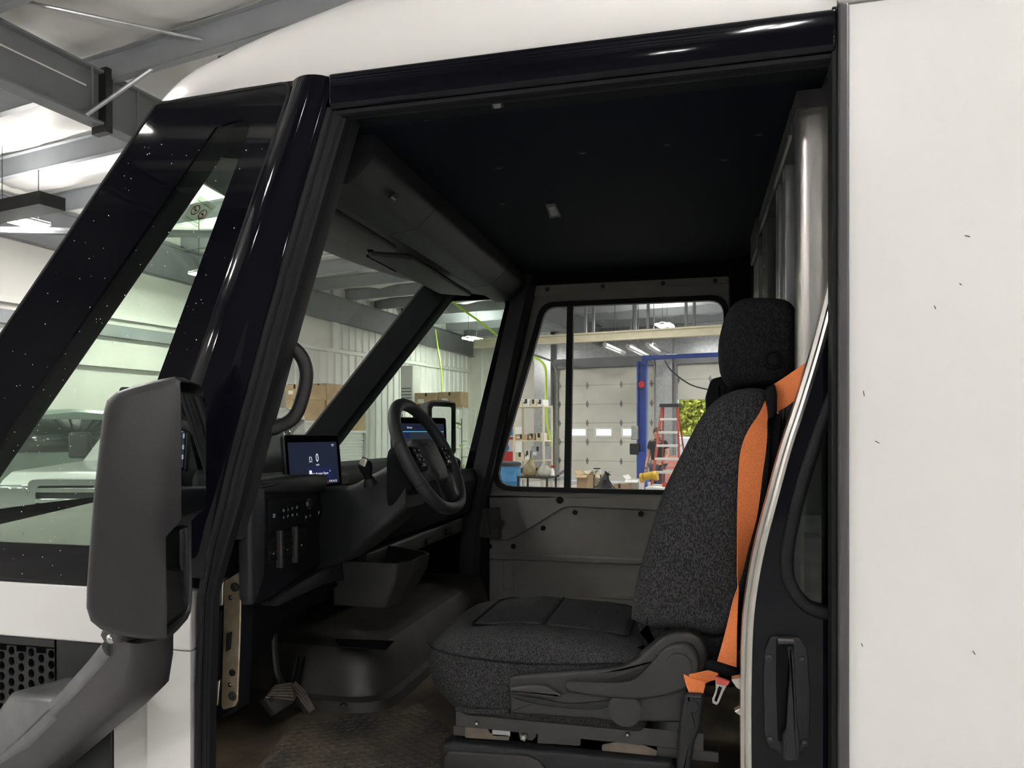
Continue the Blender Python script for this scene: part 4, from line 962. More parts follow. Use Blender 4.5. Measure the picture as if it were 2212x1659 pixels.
obj('latch_plate', MB().prism(quad2([(1034, 1100), (1078, 1096), (1082, 1164), (1036, 1160)], YD-0.03), YD-0.05, YD), 'dark_steel', lt, bevel=0.004)
obj('latch_lever', MB().prism(rnd(quad2([(1042, 1100), (1052, 1100), (1058, 1155), (1046, 1155)], YD-0.07), 0.005), YD-0.075, YD-0.05), 'plastic_grey', lt, bevel=0.003)
obj('latch_cam', MB().prism(rnd(quad2([(1068, 1126), (1088, 1124), (1088, 1136), (1074, 1142)], YD-0.05), 0.006), YD-0.055, YD-0.02), 'dark_steel', lt, bevel=0.003)
# far pillar lining between quarter glass and door; side lining ahead of it
obj('far_side_lining', MB().prism([(-2.2, z_(-0.36)), (-1.10, z_(-0.36)), (-1.10, z_(-1.0)), (-2.2, z_(-1.0))], 3.87, 3.90), 'plastic_dark', van)
obj('near_side_lining', MB().prism([(-2.2, z_(-0.40)), (-1.36, z_(-0.40)), (-1.36, z_(-1.0)), (-2.2, z_(-1.0))], 1.83, 1.86), 'plastic_dark', van)
# far rear pillar beside the door
obj('far_rear_post', MB().bb(0.165, 0.31, 3.80, 3.93, z_(-1.0), z_(0.85)), 'plastic_dark', van, bevel=0.01)
# ---- bulkhead
bk = part('bulkhead', van)
XB = 0.262
obj('bulkhead_panel', MB().bb(XB, XB+0.03, 3.25, 3.92, z_(-1.0), z_(0.85)).bb(XB, XB+0.03, 1.85, 3.3, z_(-1.0), z_(-0.25)), 'plastic_dark', bk)
obj('bulkhead_header', MB().bb(XB-0.02, XB+0.03, 2.04, 3.12, z_(0.77), z_(0.875)), 'trim_grey', bk, bevel=0.004)
obj('header_edge', MB().bb(XB-0.026, XB-0.018, 2.04, 3.05, z_(0.765), z_(0.775)), 'aluminium', bk)
obj('header_bracket', MB().bb(XB-0.03, XB+0.03, 3.05, 3.36, z_(0.72), z_(0.88)), 'trim_grey', bk, bevel=0.006)
for y0, y1, mt in ((3.16, 3.42, 'galvanised'), (2.78, 3.0, 'trim_grey'), (2.42, 2.50, 'galvanised'), (2.25, 2.31, 'galvanised')):
    obj('bulkhead_stile', MB().bb(XB-0.012, XB+0.02, y0, y1, z_(-1.0), z_(0.78)), mt, bk, bevel=0.003)
for z in (0.62, 0.52, 0.40, 0.28):
    obj('stile_rivet', MB().lathe([(0, -0.003), (0.006, -0.001), (0.008, 0)], (XB-0.012, 2.9, z_(z)), (1, 0, 0), 10), 'galvanised', bk)
obj('bulkhead_glass', MB().bb(XB+0.02, XB+0.024, 2.06, 2.44, z_(-0.9), z_(0.77)), 'dark_glass', bk)
# brushed post inside the door opening
q = [XZ(1724, 150, 1.955), XZ(1812, 150, 1.955)]
x0, x1 = q[0][0], 0.36
obj('brushed_door_post', MB().loft([[(x0+0.010, 1.955, z_(z)), (x0+0.03, 1.947, z_(z)), (x1, 1.945, z_(z)), (x1, 2.02, z_(z)), (x0, 2.02, z_(z)), (x0, 1.968, z_(z))] for z in (-1.0, 0.80)]), 'brushed_post', van, ang=40)
obj('post_head', MB().bb(x0-0.005, x1, 1.94, 2.03, z_(0.80), z_(0.87)), 'trim_grey', van)
# ---- open sliding door (driver side)
sd = part('sliding_door', van)
YS = 1.808
edge = [(1800, 585), (1762, 735), (1722, 868), (1690, 965), (1660, 1075), (1634, 1175), (1618, 1258), (1608, 1340), (1604, 1450), (1603, 1560), (1604, 1700)]
def cr(P, n=4):
    out = []
    for i in range(len(P)-1):
        a, b, c, d = (Vector(P[max(i-1, 0)]), Vector(P[i]), Vector(P[i+1]), Vector(P[min(i+2, len(P)-1)]))
        for k in range(n):
            t = k/n; out.append(0.5*((2*b)+(c-a)*t+(2*a-5*b+4*c-d)*t*t+(3*b-a-3*c+d)*t**3))
    return out+[Vector(P[-1])]
ep = [XZ(p.x, p.y, YS) for p in cr(edge)]
we_ = [XZ(p.x, p.y, YS) for p in cr([(1830, 790), (1790, 880), (1752, 985), (1722, 1085), (1702, 1180), (1700, 1232), (1712, 1272), (1738, 1305), (1772, 1322), (1830, 1330)])]
xr = 0.62
panelo = ep+[(xr, ep[-1][1]), (xr, we_[-1][1])]+list(reversed(we_))+[(xr, we_[0][1]), (xr, ep[0][1])]
wz0, wz1 = we_[-1][1], we_[0][1]
panelo = ep+[(xr, ep[-1][1]), (xr, wz0)]+list(reversed(we_))+[(ep[0][0]+0.03, wz1+0.001), (ep[0][0]+0.02, ep[0][1])]
obj('door_leaf', MB().prism(panelo, YS, YS+0.035), 'gloss_black', sd, ang=30)
prf = [(-0.004, -0.008), (0.004, -0.011), (0.008, -0.008), (0.013, -0.011), (0.020, -0.008), (0.022, 0.0), (0.022, 0.02), (-0.004, 0.03)]
def along(path, prf, y):
    rg = []
    for i, p in enumerate(path):
        a = Vector(path[max(i-1, 0)]); b = Vector(path[min(i+1, len(path)-1)]); t = (b-a).normalized(); n = Vector((-t.y, t.x))
        if n.x < 0: n = -n
        rg.append([(p[0]+n.x*q, y+d, p[1]+n.y*q) for q, d in prf])
    return rg
obj('door_edge_strip', MB().loft(along(ep, prf, YS)), 'aluminium', sd, ang=25)
prf2 = [(-0.015, -0.002), (-0.011, -0.010), (0.0, -0.013), (0.011, -0.010), (0.015, -0.002), (0.015, 0.02), (-0.015, 0.02)]
obj('window_seal', MB().loft(along(we_, prf2, YS)), 'rubber', sd, ang=50)
obj('window_glass', MB().prism([(a+0.01, b) for a, b in we_]+[(xr, wz0), (xr, wz1)], YS+0.010, YS+0.014), 'dark_glass', sd)
# recessed lever handle
hd = part('door_handle', van)
cap = rnd(quad2([(1664, 1372), (1726, 1374), (1744, 1402), (1750, 1500), (1748, 1590), (1732, 1622), (1690, 1626), (1660, 1610), (1650, 1580), (1648, 1450), (1652, 1400)], YS), 0.01)
obj('handle_plate', MB().puff(cap, YS-0.008, YS, 0.004, 2, my, both=False), 'plastic', hd, ang=40)
obj('handle_well', MB().prism(rnd(quad2([(1676, 1378), (1714, 1380), (1718, 1480), (1716, 1600), (1680, 1602), (1676, 1480)], YS-0.008), 0.006), YS-0.0095, YS-0.007), 'plastic_dark', hd)
for u, v in ((1660, 1421), (1733, 1425), (1663, 1598), (1737, 1605)):
    p = V(u, v, YS-0.008); obj('bolt', MB().lathe([(0, -0.001), (0.004, -0.001), (0.005, -0.004), (0.0075, -0.003), (0.008, 0)], p, (0, 1, 0), 14), 'dark_steel', hd)
lev = quad2([(1700, 1398), (1710, 1394), (1716, 1420), (1718, 1480), (1722, 1560), (1726, 1585), (1727, 1630), (1722, 1640), (1696, 1640), (1690, 1632), (1690, 1588), (1698, 1570), (1702, 1500), (1706, 1440)], YS-0.02)
obj('handle_lever', MB().puff(rnd(lev, 0.003, 2), YS-0.030, YS-0.012, 0.005, 3), 'plastic', hd, ang=50)
obj('handle_pivot', MB().cyl(V(1680, 1384, YS-0.012), V(1714, 1385, YS-0.012), 0.009, 12), 'dark_steel', hd)
# door-edge striker pieces
obj('edge_striker', MB().prism(rnd(quad2([(1578, 1466), (1603, 1462), (1603, 1492), (1590, 1484)], YS+0.01), 0.004), YS+0.005, YS+0.03), 'aluminium', sd, bevel=0.002)
obj('edge_striker', MB().prism(quad2([(1586, 1536), (1603, 1526), (1603, 1548)], YS+0.01), YS+0.005, YS+0.03), 'aluminium', sd, bevel=0.002)
# ================================================================== driver seat, belt, second seat
ds = part('driver_seat', van)
Y0S, Y1S = 1.965, 2.485
cush = rnd([(-0.675, -0.815), (-0.765, -0.735), (-0.785, -0.645), (-0.725, -0.580), (-0.50, -0.548), (-0.26, -0.556), (-0.12, -0.585), (-0.12, -0.815)], [0.04, 0.04, 0.05, 0.06, 0.1, 0.08, 0.03, 0.02], 5)
cush = [(a, z_(b)) for a, b in cush]
# rounded front corners: narrow the outline towards the sides
def inset_b(q, d):
    return [(-0.45+(a+0.45)*(1-2*d/0.66), z_(-0.68)+(b-z_(-0.68))*(1-2*d/0.27)) for a, b in q]
def cushion(mb, y0, y1, n=14, grow=0.0):
    rings = []
    for k in range(n+1):
        t = -1+2*k/n; yy = lerp(y0, y1, (math.sin(t*math.pi/2)+1)/2); e = abs((yy-(y0+y1)/2)/((y1-y0)/2))
        din = 0.055*(1-math.sqrt(max(0, 1-e**8))) ; fr = 0.075*e**5
        r_ = []
        for a, b in inset_b(cush, din-grow):
            f_ = max(0.0, min(1.0, (-0.5-a)/0.28)); a2 = a+fr*f_
            r_.append((a2, yy, b))
        rings.append(r_)
    return mb.loft(rings)
obj('seat_cushion', cushion(MB(), Y0S, Y1S), 'seat_cloth', ds, ang=60)
# sewn insert panels and piping
def topz(x):
    best = -9
    for k in range(len(cush)):
        (x0, z0), (x1, z1) = cush[k-1], cush[k]
        if min(x0, x1) <= x <= max(x0, x1) and abs(x1-x0) > 1e-6: best = max(best, z0+(z1-z0)*(x-x0)/(x1-x0))
    return best
def patch(x0, x1, y0, y1, name):
    o = rnd([(x0, y0), (x1, y0), (x1, y1), (x0, y1)], 0.035, 4)
    obj(name, MB().puff(o, -0.02, 0.006, 0.012, 3, lambda a, b, c: (a, b, topz(a)+c-0.001), both=True), 'seat_cloth', ds, ang=60)
patch(-0.635, -0.425, 2.06, 2.40, 'insert_panel'); patch(-0.418, -0.185, 2.06, 2.40, 'insert_panel')
def seam(pts): obj('insert_seam', MB().tube([(a, b, topz(a)+0.003) for a, b in pts], 0.0028, 6, closed=len(pts) > 12), 'seat_cloth_dark', ds)
seam(rnd([(-0.64, 2.055), (-0.182, 2.055), (-0.182, 2.405), (-0.64, 2.405)], 0.04, 5)); seam([(-0.4215, lerp(2.055, 2.405, k/6)) for k in range(7)])
pp_ = [V(924, 1388, 1.99), V(940, 1402, 1.972), V(985, 1415, 1.966), V(1060, 1427, 1.963), V(1140, 1434, 1.963), V(1220, 1435, 1.963), V(1300, 1434, 1.964), V(1345, 1432, 1.966)]
obj('cushion_piping', MB().tube(cr(pp_, 3), 0.0032, 6), 'seat_cloth_dark', ds)
hem = [V(985, 1531, 1.966), V(1030, 1537, 1.962), V(1100, 1537, 1.962)]
obj('cushion_hem', MB().tube(cr(hem, 3), 0.007, 6), 'seat_cloth', ds)
# backrest
bk_o = [(1364, 1335), (1372, 1270), (1400, 1165), (1432, 1065), (1475, 975), (1512, 905), (1542, 868), (1580, 846), (1625, 838), (1656, 846), (1668, 880), (1664, 1000), (1645, 1150), (1614, 1280), (1585, 1352), (1548, 1372), (1450, 1357), (1400, 1353)]
YK = 2.02
bo = [XZ(p.x, p.y, YK) for p in cr(bk_o+[bk_o[0]], 3)[:-1]]
obj('backrest', MB().puff(bo, 1.975, 2.475, 0.045, 6, bbox=True), 'seat_cloth', ds, ang=60)
f2 = [XZ(u, v, 2.0) for u, v in ((1398, 1345), (1408, 1270), (1434, 1165), (1466, 1075), (1504, 985), (1536, 915), (1560, 880))]
obj('backrest_seam', MB().tube(cr([(a, 1.981, b) for a, b in f2], 3), 0.0025, 6), 'seat_cloth_dark', ds)
lo = [XZ(u, v, YK) for u, v in ((1372, 1335), (1400, 1342), (1560, 1362), (1600, 1320), (1598, 1400), (1550, 1440), (1420, 1440), (1390, 1400))]
obj('backrest_skirt', MB().puff(rnd(lo, 0.02), 2.0, 2.45, 0.03, 4), 'seat_cloth_dark', ds, ang=50)
bshell = [XZ(u, v, YK) for u, v in ((1660, 880), (1690, 900), (1690, 1100), (1640, 1330), (1590, 1420), (1540, 1420), (1600, 1300), (1640, 1100))]
obj('back_shell', MB().puff(rnd(bshell, 0.02), 2.0, 2.45, 0.03, 4), 'plastic_dark', ds, ang=50)
# head restraint
hr_o = [(1556, 740), (1561, 700), (1580, 662), (1606, 645), (1650, 643), (1695, 647), (1716, 664), (1727, 700), (1728, 760), (1722, 800), (1700, 826), (1660, 834), (1600, 838), (1575, 822), (1560, 790)]
YHd = 2.12
ho = [XZ(p.x, p.y, YHd) for p in cr(hr_o+[hr_o[0]], 3)[:-1]]
obj('head_restraint', MB().puff(ho, 2.09, 2.37, 0.035, 5, bbox=True), 'seat_cloth_dark', ds, ang=60)
pn = [XZ(u, v, 2.095) for u, v in ((1612, 662), (1606, 720), (1604, 790), (1602, 822))]
obj('head_seam', MB().tube([(a, 2.097, b) for a, b in pn], 0.002, 6), 'seat_cloth_dark', ds)
obj('head_seam', MB().tube([(XZ(u, v, 2.095)[0], 2.098, XZ(u, v, 2.095)[1]) for u, v in ((1604, 815), (1640, 812), (1690, 812))], 0.002, 6), 'seat_cloth_dark', ds)
p = V(1670, 777, 2.092)
obj('head_button', MB().lathe([(0, -0.006), (0.016, -0.006), (0.0165, -0.003), (0.019, -0.003), (0.020, -0.008), (0.026, -0.007), (0.028, 0.004)], p, (0, 1, 0), 24), 'plastic_dark', ds)
for y in (2.17, 2.29): obj('head_post', MB().cyl(V(1640, 826, y)+Vector((0, 0, 0.02)), V(1640, 880, y), 0.007, 10), 'dark_steel', ds)
# side cover with levers
YT = 1.945
sc_o = [(1096, 1478), (1100, 1466), (1112, 1460), (1200, 1454), (1300, 1446), (1345, 1440), (1378, 1424), (1405, 1400), (1432, 1378), (1462, 1367), (1490, 1367), (1512, 1378), (1526, 1400), (1528, 1435), (1518, 1465), (1506, 1492), (1500, 1560), (1440, 1562), (1392, 1560), (1340, 1566), (1290, 1556), (1200, 1550), (1102, 1542)]
so = [XZ(u, v, YT) for u, v in sc_o]
obj('side_cover', MB().puff(rnd(so, 0.01, 3), YT, YT+0.07, 0.010, 3), 'plastic_grey', ds, ang=45)
rib = [XZ(p.x, p.y, YT-0.008) for p in cr([(1222, 1474), (1300, 1476), (1362, 1472), (1400, 1440), (1430, 1404), (1460, 1388), (1490, 1390), (1508, 1412), (1512, 1440), (1500, 1470), (1462, 1494), (1400, 1508), (1345, 1508), (1280, 1502), (1232, 1494), (1220, 1484)], 3)]
obj('recliner_lever', MB().puff(rib, YT-0.022, YT+0.01, 0.012, 4, bbox=True), 'plastic_grey', ds, ang=50)
rb2 = [XZ(p.x, p.y, YT-0.006) for p in cr([(1102, 1484), (1140, 1478), (1175, 1478), (1200, 1490), (1215, 1500), (1190, 1508), (1150, 1500), (1104, 1494)], 3)]
obj('height_lever', MB().puff(rb2, YT-0.018, YT+0.01, 0.008, 3), 'plastic_grey', ds, ang=50)
sw2 = [XZ(p.x, p.y, YT-0.004) for p in cr([(1105, 1500), (1160, 1508), (1208, 1518), (1240, 1520), (1300, 1515), (1345, 1512), (1300, 1532), (1240, 1532), (1160, 1522), (1110, 1510)], 3)]
obj('cover_swage', MB().puff(sw2, YT-0.004, YT+0.02, 0.003, 2), 'plastic', ds, ang=50)
for u, v, r_ in ((1466, 1436, 0.034), (1351, 1530, 0.044)):
    p = V(u, v, YT-0.012 if r_ < 0.04 else YT)
    obj('pivot_cap', MB().lathe([(0, -0.014), (r_*0.94, -0.014), (r_*0.96, -0.012), (r_, -0.012), (r_*1.02, 0.02)], p, (0, 1, 0), 30), 'plastic_grey', ds, ang=30)
# frame under the cushion
obj('seat_pan', MB().bb(-0.66, 0.02, 1.99, 2.47, z_(-0.835), z_(-0.79)), 'dark_steel', ds)
for yk in (2.0, 2.42):
    a, b = XZ(978, 1590, yk), XZ(1440, 1637, yk)
    obj('slide_rail', MB().prism([(a[0], z_(-0.868)), (0.06, z_(-0.868)), (0.06, z_(-0.838+0.0)), (a[0], z_(-0.838))], yk, yk+0.04), 'dark_steel', ds, bevel=0.003)
YR = 1.995
def brk(L, name='seat_bracket', mt='rusty', y=YR, th=0.006): return obj(name, MB().prism(rnd(quad2(L, y), 0.004, 2), y, y+th), mt, ds, bevel=0.001)
brk([(1004, 1576), (1004, 1562), (1022, 1550), (1038, 1548), (1048, 1560), (1058, 1585), (1100, 1588), (1100, 1600), (1004, 1594)])
brk([(1062, 1577), (1102, 1576), (1102, 1592), (1064, 1590)], mt='galvanised'); brk([(1120, 1575), (1140, 1566), (1160, 1590), (1150, 1600), (1122, 1598)], mt='dark_steel')
brk([(1164, 1570), (1200, 1572), (1232, 1584), (1254, 1594), (1254, 1612), (1160, 1606)], mt='dark_steel')
brk([(1300, 1610), (1334, 1602), (1342, 1572), (1352, 1563), (1366, 1566), (1376, 1590), (1384, 1608), (1420, 1622), (1418, 1634), (1300, 1622)])
for u, v, r_ in ((1032, 1560, 0.007), (1356, 1584, 0.007), (1133, 1590, 0.012)):
    obj('bolt', MB().lathe([(0, -0.012), (r_*0.5, -0.012), (r_*0.6, -0.004), (r_, -0.008), (r_, 0)], V(u, v, YR), (0, 1, 0), 6 if r_ > 0.01 else 14), 'steel', ds)
obj('spring_hook', MB().tube([V(1150, 1546, 2.02), V(1185, 1552, 2.02), V(1200, 1542, 2.02), V(1180, 1575, 2.02), V(1184, 1598, 2.02)], 0.004, 6), 'galvanised', ds)
pb = quad2([(948, 1625), (956, 1608), (975, 1604), (1450, 1648), (1462, 1660), (1462, 1800), (948, 1800)], 1.97)
obj('seat_pedestal', MB().puff(rnd(pb, 0.01), 1.97, 2.47, 0.012, 3), 'plastic', ds, ang=45)
pb2 = quad2([(958, 1632), (968, 1622), (1140, 1632), (1165, 1644), (1180, 1664), (1180, 1790), (958, 1790)], 1.965)
obj('pedestal_cover', MB().puff(rnd(pb2, 0.01), 1.962, 1.98, 0.006, 2), 'plastic_grey', ds, ang=45)
obj('front_skirt', MB().loft([[(-0.60, 2.0, z_(-0.81)), (-0.60, 2.46, z_(-0.81)), (-0.10, 2.46, z_(-0.81)), (-0.10, 2.0, z_(-0.81))], [(-0.72, 2.0, z_(-1.0)), (-0.72, 2.46, z_(-1.0)), (-0.10, 2.46, z_(-1.0)), (-0.10, 2.0, z_(-1.0))]]), 'plastic_dark', ds)
# ---- seat belt
sb_ = part('seat_belt', van)
def strap(rows, name='webbing'):
    L = cr([tuple(V(u0, v0, y)) for (u0, v0, u1, v1, y, y2) in rows], 4) if False else None
    A = [V(u0, v0, y) for (u0, v0, u1, v1, y, y2) in rows]; B = [V(u1, v1, y2) for (u0, v0, u1, v1, y, y2) in rows]
    def c3(P, n=4):
        out = []
        for i in range(len(P)-1):
            a, b, c, d = P[max(i-1, 0)], P[i], P[i+1], P[min(i+2, len(P)-1)]
            for k in range(n):
                t = k/n; out.append(0.5*((2*b)+(c-a)*t+(2*a-5*b+4*c-d)*t*t+(3*b-a-3*c+d)*t**3))
        return out+[P[-1]]
    return obj(name, MB().ribbon(c3(A), c3(B), 0.0016), 'orange_web', sb_, ang=60)
strap([(1654, 862, 1660, 880, 1.955, 1.955), (1640, 893, 1657, 912, 1.945, 1.95), (1618, 926, 1657, 940, 1.935, 1.945), (1605, 955, 1655, 966, 1.93, 1.94), (1598, 985, 1652, 992, 1.928, 1.938), (1595, 1020, 1647, 1026, 1.926, 1.936), (1593, 1070, 1641, 1076, 1.925, 1.938), (1592, 1120, 1633, 1124, 1.925, 1.942), (1592, 1180, 1616, 1184, 1.925, 1.948), (1592, 1240, 1601, 1244, 1.925, 1.952), (1594, 1280, 1585, 1290, 1.925, 1.950), (1593, 1320, 1575, 1330, 1.925, 1.945), (1592, 1370, 1564, 1375, 1.925, 1.938), (1591, 1446, 1548, 1432, 1.922, 1.932)])
strap([(1668, 832, 1677, 892, 1.955, 1.965), (1690, 818, 1696, 880, 1.94, 1.95), (1715, 801, 1716, 866, 1.925, 1.93), (1745, 780, 1745, 842, 1.90, 1.90), (1800, 745, 1800, 800, 1.87, 1.87)])
gd = [(1650, 846), (1660, 835), (1673, 830), (1678, 850), (1678, 888), (1672, 905), (1660, 906), (1658, 880)]
obj('shoulder_guide', MB().puff([XZ(u, v, 1.94) for u, v in gd], 1.928, 1.97, 0.008, 3, bbox=True), 'plastic_dark', sb_, ang=50)
strap([(1553, 1452, 1545, 1468, 1.922, 1.930), (1530, 1448, 1530, 1472, 1.918, 1.935), (1510, 1452, 1514, 1484, 1.918, 1.935), (1488, 1456, 1500, 1494, 1.92, 1.935)])
strap([(1476, 1456, 1500, 1466, 1.918, 1.925), (1480, 1474, 1522, 1474, 1.916, 1.922), (1486, 1490, 1520, 1492, 1.918, 1.922), (1490, 1500, 1518, 1500, 1.925, 1.925)])
bc = [V(1524, 1433, 1.92), V(1594, 1455, 1.92)]
obj('buckle_bar', MB().tube([bc[0], lerp(bc[0], bc[1], 0.08), lerp(bc[0], bc[1], 0.92), bc[1]], [0.010, 0.014, 0.014, 0.010], 12), 'plastic_dark', sb_, ang=50)
tg = quad2([(1545, 1464), (1574, 1474), (1562, 1496), (1553, 1518), (1549, 1523), (1539, 1519), (1538, 1510), (1546, 1490)], 1.92)
hole = quad2([(1553, 1482), (1560, 1485), (1556, 1496), (1548, 1516), (1546, 1516), (1543, 1512), (1548, 1498), (1550, 1488)], 1.92)
obj('buckle_tongue', MB().frame(tg, hole, 1.919, 1.9225), 'steel', sb_, bevel=0.0006)
obj('tongue_sleeve', MB().prism(quad2([(1545, 1460), (1578, 1472), (1572, 1482), (1547, 1478)], 1.917), 1.916, 1.926), 'sign_red', sb_, bevel=0.002)
bs = [XZ(u, v, 1.925) for u, v in ((1478, 1498), (1482, 1492), (1518, 1496), (1523, 1504), (1516, 1560), (1512, 1574), (1500, 1600), (1494, 1640), (1490, 1720), (1458, 1720), (1464, 1600), (1468, 1560))]
obj('buckle_stalk', MB().puff(rnd(bs, 0.006), 1.91, 1.95, 0.012, 4), 'plastic', sb_, ang=50)
obj('stalk_button', MB().lathe([(0, -0.003), (0.0145, -0.003), (0.016, -0.0005), (0.016, 0.003)], V(1496, 1526, 1.911), (0, 1, 0), 20), 'plastic', sb_)
# ---- passenger seat (mostly hidden)
ps = part('passenger_seat', van)
a = [XZ(u, v, 3.0) for u, v in ((1532, 985), (1526, 850), (1536, 818), (1562, 812), (1640, 812), (1655, 850), (1650, 1000), (1600, 1180), (1480, 1180))]
obj('backrest', MB().puff(rnd(a, 0.03), 2.98, 3.42, 0.04, 4), 'seat_cloth_dark', ps, ang=50)
obj('seat_cushion', MB().puff(rnd([(0.0, z_(-0.72)), (0.0, z_(-0.60)), (0.16, z_(-0.58)), (0.16, z_(-0.72))], 0.04), 2.95, 3.45, 0.05, 4), 'seat_cloth_dark', ps, ang=50)
obj('seat_base', MB().bb(0.0, 0.15, 3.0, 3.4, z_(-1.0), z_(-0.7)), 'plastic_dark', ps, bevel=0.01)
# ---- warning sticker on the windscreen
stp_ = part('warning_sticker', van)
SY, SZ = 2.235, 0.770
pc = Vector((wsx(SY, SZ)+0.012, SY, z_(SZ))); ty1 = Vector((wsx(SY+0.01, SZ)-wsx(SY-0.01, SZ), 0.02, 0)); tz1 = Vector((wsx(SY, SZ+0.01)-wsx(SY, SZ-0.01), 0, 0.02))
MS = basis(pc, ty1, tz1)
def wsP(a, b, c): return tuple(MS @ Vector((a, b, c)))
obj('sticker_sheet', MB().prism([(-0.06, -0.05), (0.06, -0.05), (0.06, 0.05), (-0.06, 0.05)], 0, 0.001, wsP), 'sticker_film', stp_)
for k in (-1, 1):
    cc = [(k*0.026+0.021*math.cos(R(20*j)), 0.021*math.sin(R(20*j))) for j in range(18)]; ci = [(k*0.026+0.017*math.cos(R(20*j)), 0.017*math.sin(R(20*j))) for j in range(18)]
    obj('prohibition_ring', MB().frame(cc, ci, 0.001, 0.0016, wsP), 'sign_red', stp_)
    obj('prohibition_bar', MB().prism([(k*0.026-0.014, 0.012), (k*0.026-0.012, 0.014), (k*0.026+0.014, -0.012), (k*0.026+0.012, -0.014)], 0.001, 0.0016, wsP), 'sign_red', stp_)
    obj('cigarette_symbol', MB().prism([(k*0.026-0.012, -0.002), (k*0.026+0.010, -0.002), (k*0.026+0.010, 0.002), (k*0.026-0.012, 0.002)], 0.001, 0.0014, wsP), 'ink', stp_)
text('lettering', 'A Smoking Fee Up to $250 applies', 0.0075, MS @ Matrix.Translation((0, 0.034, 0.0014)), 'ink', stp_, 0.0001)
text('lettering', 'Keep it clean for the next driver', 0.0070, MS @ Matrix.Translation((0, -0.036, 0.0014)), 'ink', stp_, 0.0001)
# ---- water drops on the near quarter glass
rr = random.Random(21); m = MB(); n_ = 0
while n_ < 260:
    z = rr.uniform(-0.42, 0.80); x = rr.uniform(PS(z)+0.02, PL(z)-0.02)
    if rr.random() > 0.25+0.75*(0.8-z)/1.2: continue
    r_ = rr.uniform(0.0008, 0.0020); m.lathe([(0.0, -r_*0.6), (r_*0.7, -r_*0.42), (r_, 0)], (x, YN-0.0045, z_(z)), (0, 1, 0.0), 6); n_ += 1
obj('water_drops', m, 'water', van, kind='stuff')
# ================================================================== things standing in the workshop (building frame)
def bthing(name, label, cat, x, y, z=0.0, rz=0.0, group=None): return thing(name, label, cat, BW(x, y, z), -BROT+rz, group)
def carton(name, label, x, y, z, w, d, h, material='cardboard', rz=0.0, group=None, cat='box', open_=False, tape='black_tape', mark=True):
    t = bthing(name, label, cat, x, y, z, rz, group)
    if open_:
        m = MB(); th = 0.008
        m.bb(-w/2, w/2, -d/2, -d/2+th, 0, h).bb(-w/2, w/2, d/2-th, d/2, 0, h).bb(-w/2, -w/2+th, -d/2, d/2, 0, h).bb(w/2-th, w/2, -d/2, d/2, 0, h).bb(-w/2, w/2, -d/2, d/2, 0, th)
        obj('carton_body', m, material, t)
        for sy in (-1, 1): obj('flap', MB().loft([[(-w/2, sy*d/2, h), (w/2, sy*d/2, h), (w/2, sy*(d/2+0.004), h), (-w/2, sy*(d/2+0.004), h)], [(-w/2, sy*(d/2+0.12), h-0.06), (w/2, sy*(d/2+0.12), h-0.06), (w/2, sy*(d/2+0.124), h-0.055), (-w/2, sy*(d/2+0.124), h-0.055)]]), material, t)
        for sx_ in (-1, 1): obj('flap', MB().loft([[(sx_*w/2, -d/2, h), (sx_*w/2, d/2, h), (sx_*(w/2+0.004), d/2, h), (sx_*(w/2+0.004), -d/2, h)], [(sx_*(w/2+0.08), -d/2, h+0.09), (sx_*(w/2+0.08), d/2, h+0.09), (sx_*(w/2+0.085), d/2, h+0.09), (sx_*(w/2+0.085), -d/2, h+0.09)]]), material, t)
    else:
        obj('carton_body', MB().bb(-w/2, w/2, -d/2, d/2, 0, h), material, t, bevel=0.006)
        obj('packing_tape', MB().bb(-0.03, 0.03, -d/2-0.002, d/2+0.002, h-0.10, h+0.002), tape, t)
        for sy in (-1, 1): obj('flap', MB().bb(-w/2+0.004, w/2-0.004, sy*0.004, sy*d/2, h, h+0.005), material, t)
        if mark: obj('printed_label', MB().bb(-w*0.35, -w*0.08, -d/2-0.003, -d/2, h*0.35, h*0.6), 'paper_white' if material != 'paper_white' else 'ink', t)
    return t
def at(u, v, Yb): return Bp(u, v, Yb)
# ---- along the gable wall: white cabinets, boxes on top, banner
for k, (u0, u1, vt) in enumerate(((640, 702, 908), (712, 790, 930))):
    x = -11.2; pa_, pb_ = BpX(u0, 930, x), BpX(u1, 930, x)
    yc = (pa_.y+pb_.y)/2; w = abs(pb_.y-pa_.y); h = BpX((u0+u1)/2, vt, x).z
    t = bthing('storage_cabinet', ('white louvred storage cabinet under the cardboard boxes', 'white louvred storage cabinet beside the screen pillar')[k], 'cabinet', x-0.35, yc, 0, 0, 'white cabinets along the gable wall')
    obj('cabinet_body', MB().bb(-0.34, 0.30, -w/2, w/2, 0.05, h), 'wall_white', t, bevel=0.01)
    obj('top_rail', MB().bb(-0.34, 0.36, -w/2, w/2, h-0.06, h+0.0), 'paper_white', t, bevel=0.008)
    for q in range(14): obj('louvre', MB().bb(0.30, 0.325, -w/2+0.05, w/2-0.05, h-0.16-q*0.075, h-0.125-q*0.075), 'paper_white', t)
    obj('corner_post', MB().bb(0.28, 0.36, w/2-0.06, w/2, 0.0, h-0.06), 'galvanised', t)
    obj('plinth', MB().bb(-0.3, 0.28, -w/2+0.05, w/2-0.05, 0, 0.05), 'dark_steel', t)
def gbox(u0, v0, u1, v1, x, name, label, material='cardboard', d=0.5, zb=None, **k):
    pa_, pb_ = BpX(u0, v1, x), BpX(u1, v0, x); w = abs(pb_.y-pa_.y); zb = pa_.z if zb is None else zb
    return carton(name, label, x-d/2, (pa_.y+pb_.y)/2, zb, d, w, max(0.05, pb_.z-zb), material, 0, **k)
ztop = BpX(671, 908, -11.2).z
